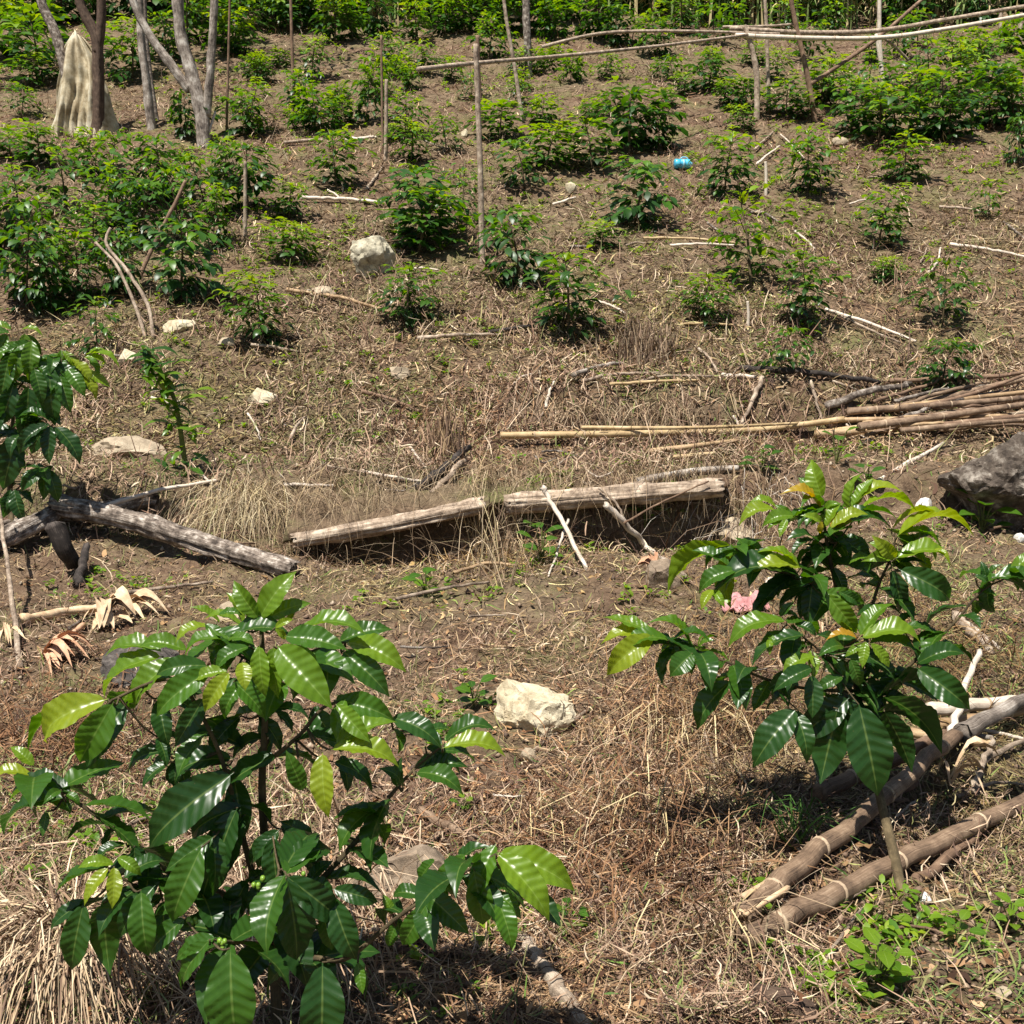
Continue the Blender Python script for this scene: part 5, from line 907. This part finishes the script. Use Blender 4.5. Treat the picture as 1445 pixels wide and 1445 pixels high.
sheet('pink_cloth', 'crumpled pink rag under the upper left limb of the spindly plant', 'rag', cloth, 22, 18, M_PINK)

# ------------------------------------------------------------------ dry grass, husks, straw heap, stumps
blades('dry_grass_clump', 'straw-coloured clump of dead grass hanging over the bank between the logs', 'dry grass', [G(random.gauss(352, 36), random.gauss(722, 16)) for _ in range(850)], hang, .0038, [tuple(v * .82 for v in c) for c in STR] + BRW)
def up(lo, hi, sp):
    def f(r):
        h = random.uniform(lo, hi); d = Vector((random.gauss(0, sp * 2.2), random.gauss(0, sp * 2.2), 0)); h *= random.choice((1, .8, .6, .4)); tip = Vector((d.x * random.uniform(.6, 1.8), d.y * random.uniform(.6, 1.8), h * random.choice((1, 1, .95, .6)))); return [r, r + Vector((d.x * .25, d.y * .25, h * .5)), r + Vector((d.x * .6, d.y * .6, h * .9)), r + tip]
    return f
blades('dead_stems', 'clump of thin dead standing stems between the two trunk halves', 'dead stems', [G(random.gauss(700, 22), random.gauss(780, 22)) for _ in range(330)], up(.14, .46, .06), .006, BRW + STR[:1])
blades('dead_stems', 'dead stems standing before the left trunk half over the hollow', 'dead stems', [G(random.uniform(430, 660), random.gauss(795, 10)) for _ in range(110)], up(.08, .30, .09), .005, BRW)
blades('dead_stems', 'dead stems drooping along the pale trunk half', 'dead stems', [G(random.uniform(745, 1050), random.gauss(748, 16)) for _ in range(150)], up(.06, .28, .1), .005, BRW + STR[:2])
blades('dead_stems', 'grey-brown tangle of dry roots right of the pale trunk half', 'dead stems', [G(random.gauss(1070, 26), random.gauss(722, 25)) for _ in range(200)], hang, .006, BRW + [(.45, .40, .34)])
blades('dry_stump', 'fibrous rotten stump standing among the slope sticks', 'stump', [G(random.gauss(908, 22), random.gauss(505, 8)) for _ in range(420)], up(.15, .45, .05), .012, [(.17, .11, .07), (.27, .19, .12), (.10, .065, .045), (.34, .26, .17)])
blades('dry_stump', 'upright split stump of brown stalks above the charred branches', 'stump', [G(random.gauss(630, 12), random.gauss(648, 5)) for _ in range(170)], up(.18, .48, .04), .013, [(.20, .13, .08), (.36, .25, .14), (.12, .075, .05)])
blades('hanging_roots', 'fringe of dry roots hanging over the dark bank above the yellow canes', 'roots', [G(random.uniform(775, 990), random.gauss(592, 8)) for _ in range(260)], hang, .006, BRW)
for i, (px, py, s, n) in enumerate(((1010, 1335, 30, 50), (870, 1170, 60, 70), (1330, 330, 60, 220), (960, 1040, 50, 140))):
    blades('dry_grass_tuft', ('thin straw tuft left of the splayed cane end', 'low dead grass patch in the middle foreground', 'brown dead grass patch on the right slope beside the open bush', 'matted dead grass right of the cream foreground stone')[i], 'dry grass', [G(random.gauss(px, s), random.gauss(py, s * .45)) for _ in range(n)], hang if i != 2 else up(.05, .2, .15), .004 if i != 2 else .008, STR[:2] + BRW)
# straw heap bottom left
hc = G(95, 1350)
def heap(r):
    d = (r - hc); d.z = 0; d = d.normalized() if d.length > .01 else Vector((1, 0, 0)); d = (d + Vector((random.gauss(0, .35), random.gauss(-.3, .35), 0))).normalized(); L = random.uniform(.10, .30)
    return [r + Vector((0, 0, .03 + .08 * random.random())), r + d * L * .4 + Vector((0, 0, .10 * random.random() + .05)), r + d * L * .8 + Vector((0, 0, .03)), r + d * L + Vector((0, 0, -.01))]
blades('straw_heap', 'heap of tan dry straw stalks fanning out at the bottom left corner', 'straw heap', [hc + Vector((random.gauss(0, .11), random.gauss(-.03, .09), random.uniform(0, .04))) for _ in range(750)], heap, .0045, [(.46, .34, .21), (.34, .24, .15), (.22, .145, .09), (.58, .46, .31), (.16, .10, .065)])
blades('straw_heap', 'tangle of brown dry stalks at the foot of the large glossy plant', 'straw heap', [G(random.gauss(400, 90), random.gauss(1270, 70)) for _ in range(600)], hang, .005, [(.45, .32, .21), (.34, .23, .15), (.22, .14, .09), (.55, .42, .29)])
# maize husks left
husk('crumpled pale maize husk at the end of the dry stalk', 150, 885, 16, .16, -1.2, .9, M_HUSK, .05, .4)
husk('pinkish fan of dry husk strips below the crumpled husk', 62, 935, 22, .22, -.2, .7, M_HUSKP, .03, .14)
husk('rusty husk leaves right behind the crumpled husk', 175, 868, 9, .2, .1, .5, M_HUSK, .03, .2)
husk('white husk strips at the left edge under the grey logs', 8, 905, 8, .2, -.9, .4, M_HUSK, .03, .12)
husk('brown curled husk by the clod right of the hollow', 925, 812, 6, .12, 2.2, .8, M_HUSKP, .03, .35)
husk('pale dead leaf under the middle of the spindly plant', 1152, 895, 3, .10, -1.0, .3, M_HUSK, .05, .4)
stick('split dry maize stalk pointing left from the crumpled husk', [(32, 886, .03), (100, 876, .03), (165, 866, .03)], 15, M_HUSK, 'maize_stalk', 'stalk', wob=.25)
stick('thin dry stalk lying above the crumpled husk', [(170, 846, .02), (240, 838, .03), (300, 828, .02)], 6, M_STICK, 'maize_stalk', 'stalk')
stick('reddish dry stalk down to the pinkish fan of strips', [(118, 890, .02), (95, 910, .02), (70, 935, .02)], 8, M_HUSKP, 'maize_stalk', 'stalk')

# ------------------------------------------------------------------ green weeds
def weed_patch():
    P = []; D = []; N = []; L = []; A_ = []
    def spr(x, y, s, n):
        z = hz(x, y)
        for _ in range(n):
            a = random.uniform(0, 6.28); h = random.uniform(.1, .8) * s; P.append((x + random.gauss(0, .3) * s, y + random.gauss(0, .3) * s, z + h * .8)); D.append((math.cos(a), math.sin(a), random.uniform(-.1, .7))); N.append((0, 0, 1)); L.append(s * random.uniform(.4, .8)); A_.append(random.uniform(.55, .82))
    spots = []
    for cx, cy, sx, sy, n in ((300, 600, 130, 60, 70), (600, 560, 120, 60, 60), (880, 575, 60, 15, 30), (440, 350, 60, 18, 40), (1330, 240, 70, 20, 40), (800, 700, 200, 60, 30), (700, 480, 160, 40, 50), (1080, 480, 150, 40, 40), (640, 1000, 60, 30, 16), (800, 760, 60, 30, 24), (1340, 1320, 80, 25, 26), (1230, 1390, 50, 30, 18), (800, 1300, 40, 20, 10), (1090, 1270, 20, 20, 6), (100, 1180, 70, 40, 26), (950, 740, 40, 14, 26), (640, 850, 90, 20, 18), (1240, 640, 60, 15, 18), (1130, 660, 30, 14, 16), (900, 330, 200, 40, 60), (500, 240, 200, 50, 60), (1200, 300, 150, 60, 50), (840, 110, 300, 40, 80), (950, 855, 40, 14, 12), (1400, 740, 40, 14, 16), (600, 1370, 40, 30, 6), (150, 820, 60, 12, 20), (700, 150, 420, 60, 240), (250, 300, 160, 80, 200), (1300, 130, 110, 40, 160), (900, 260, 260, 40, 120), (420, 340, 90, 25, 80), (560, 400, 330, 50, 160), (1150, 380, 170, 60, 90), (700, 250, 330, 60, 260), (1250, 210, 120, 50, 120), (150, 100, 140, 40, 90), (1400, 60, 60, 25, 70), (700, 60, 380, 30, 160)):
        for _ in range(n): spots.append((random.gauss(cx, sx), random.gauss(cy, sy)))
    for px, py in spots:
        py = min(max(py, 40), 1430); y = float(row2y(py)); x = (px - CX) / FPX * y * 1.0; spr(x, y, random.uniform(.022, .05) * (1 + y * .07), random.randint(6, 14))
    me = foliage_mesh('ground_weeds', P, D, N, np.array(L), np.array(A_), M_WEED, ratio=.5); tag(link('ground_weeds', me), kind='stuff')
    # thin grass blades in the greener patches
    x, y, px, py = sample_ground(95000, 30, 1450, mask=lambda px, py, x, y: sstep(fbm(x * .55 + 3, y * .4, 3, 61), .0, .5) * .75 + .05 + .07 * sstep(y, 5, 8)); n = len(x)
    c = np.array([(.10, .17, .03), (.17, .22, .05), (.25, .25, .09), (.07, .12, .03)])[rng.choice(4, n)] * rng.uniform(.7, 1.2, (n, 1))
    strips(x, y, rng.uniform(.02, .07, n) * (1 + y * .04), rng.uniform(.002, .005, n) * (1 + y * .1), c, rng.uniform(.005, .03, n), rng.normal(0, .7, n), .5, name='green_grass', m=M_LITTER)
weed_patch()
def seedling(label, px, py, s, n, age_tone=.6, cat='weed', name='weed', tall=1.0, ratio=.55, col=None):
    p = G(px, py); k = ppm(p); s = s * k; P = []; D = []; N = []; L = []; mb = MB(); t = empty(name, p, label, cat); A_ = []
    for i in range(n):
        a = i * 2.4 + random.uniform(-.4, .4); h = s * (.15 + .75 * (i / n)) * tall; r = s * .35 * random.random(); b = Vector((math.cos(a) * r, math.sin(a) * r, h))
        mb.tube([(0, 0, 0), b * .5 + Vector((0, 0, .1 * s)), b], s * .018, 4, cap=False); P.append(tuple(b)); D.append((math.cos(a), math.sin(a), random.uniform(-.15, .4))); N.append((0, -.3, 1)); L.append(s * random.uniform(.35, .6)); A_.append(age_tone + random.uniform(-.12, .1))
    link('stem', mb.mesh('stem', M_TWIG), t)
    me0 = SL[0]
    for q, d, l, a in zip(P, D, L, A_): put_leaf(t, p + Vector(q), p + Vector(q) + Vector(d).normalized() * l, Vector((0, -.3, 1)), a, me0, wscale=1.5)
    return t
seedling('small green weed left of the cream foreground stone', 668, 1000, 46, 9, .5); seedling('pale seedling cluster at the bottom right below the spindly plant', 1240, 1390, 70, 16, .66); seedling('bright weed at the foot of the spindly plant', 1290, 1318, 40, 7, .66); seedling('weed with two broad leaves left of the canes', 1085, 1275, 44, 6, .68); seedling('weed beside the thickest cane end', 1080, 1350, 30, 6, .66)
seedling('weed seedlings right of the pale cluster', 1350, 1335, 46, 9, .66); seedling('creeping weeds at the right edge in the bottom corner', 1425, 1312, 50, 10, .66); seedling('small weed below the bright right branch of the large plant', 805, 1310, 46, 8, .5); seedling('broad-leaved weed under the dead stems', 765, 795, 60, 8, .55, tall=1.2); seedling('green weed in the hollow under the pale trunk half', 910, 745, 50, 9, .45); seedling('weed below the big boulder', 1385, 750, 60, 10, .45)
seedling('grass-green weed left of the standing dead stems', 600, 838, 40, 9, .6); seedling('tiny weed on the brown stick behind the large plant', 655, 1145, 26, 7, .66); seedling('light weed left of the large plant branch', 60, 1250, 40, 6, .7); seedling('grey-green weed right of the pale trunk half', 1075, 665, 40, 9, .5); seedling('upright green blade left of the cane pile front', 1180, 655, 44, 6, .6, tall=1.4); seedling('pale weed behind the tip of the spindly plant', 1225, 690, 40, 8, .5)
blades('grass_tuft', 'dark green arching grass tuft in the shade of the spindly plant', 'grass tuft', [G(random.gauss(1120, 10), random.gauss(1190, 6)) for _ in range(26)], lambda r: [r, r + Vector((random.gauss(0, .05), random.gauss(0, .05), .12)), r + Vector((random.gauss(0, .12), random.gauss(-.02, .08), .08))], .006, [(.05, .12, .02), (.08, .17, .03)], k=7)
blades('grass_tuft', 'pale upright grass blades behind the left side of the large plant', 'grass tuft', [G(random.gauss(88, 14), random.gauss(1110, 6)) for _ in range(14)], up(.08, .17, .05), .010, [(.30, .36, .14), (.22, .32, .08)])
# leafy weed column
def column():
    p = G(262, 665); t = empty('leafy_weed', p, 'tall leafy yellow-green weed column growing on a rotten stump', 'weed'); k = ppm(p); mb = MB(); lv = []
    sp = smooth_pts([p, AT(255, 610, p.y), AT(245, 560, p.y), AT(222, 515, p.y), AT(205, 490, p.y)], 14); mb.tube(sp, [.02 - .001 * i for i in range(14)], 6); link('stem', mb.mesh('stem', M_TWIG, origin=p), t)
    for i in range(90):
        f = random.random(); q = sp[int(f * 13)]; a = random.uniform(0, 6.28); d = Vector((math.cos(a), math.sin(a) * .7, random.uniform(-.9, .5))).normalized(); q = q + Vector((random.gauss(0, .05), random.gauss(0, .05), random.gauss(0, .02))); put_leaf(t, q, q + d * random.uniform(.07, .2), Vector((random.uniform(-.4, .4), -.3, 1)), random.uniform(.3, .5) if f > .75 or f < .12 else random.uniform(.45, .80), SL[random.randrange(3)], wscale=.8)
column()
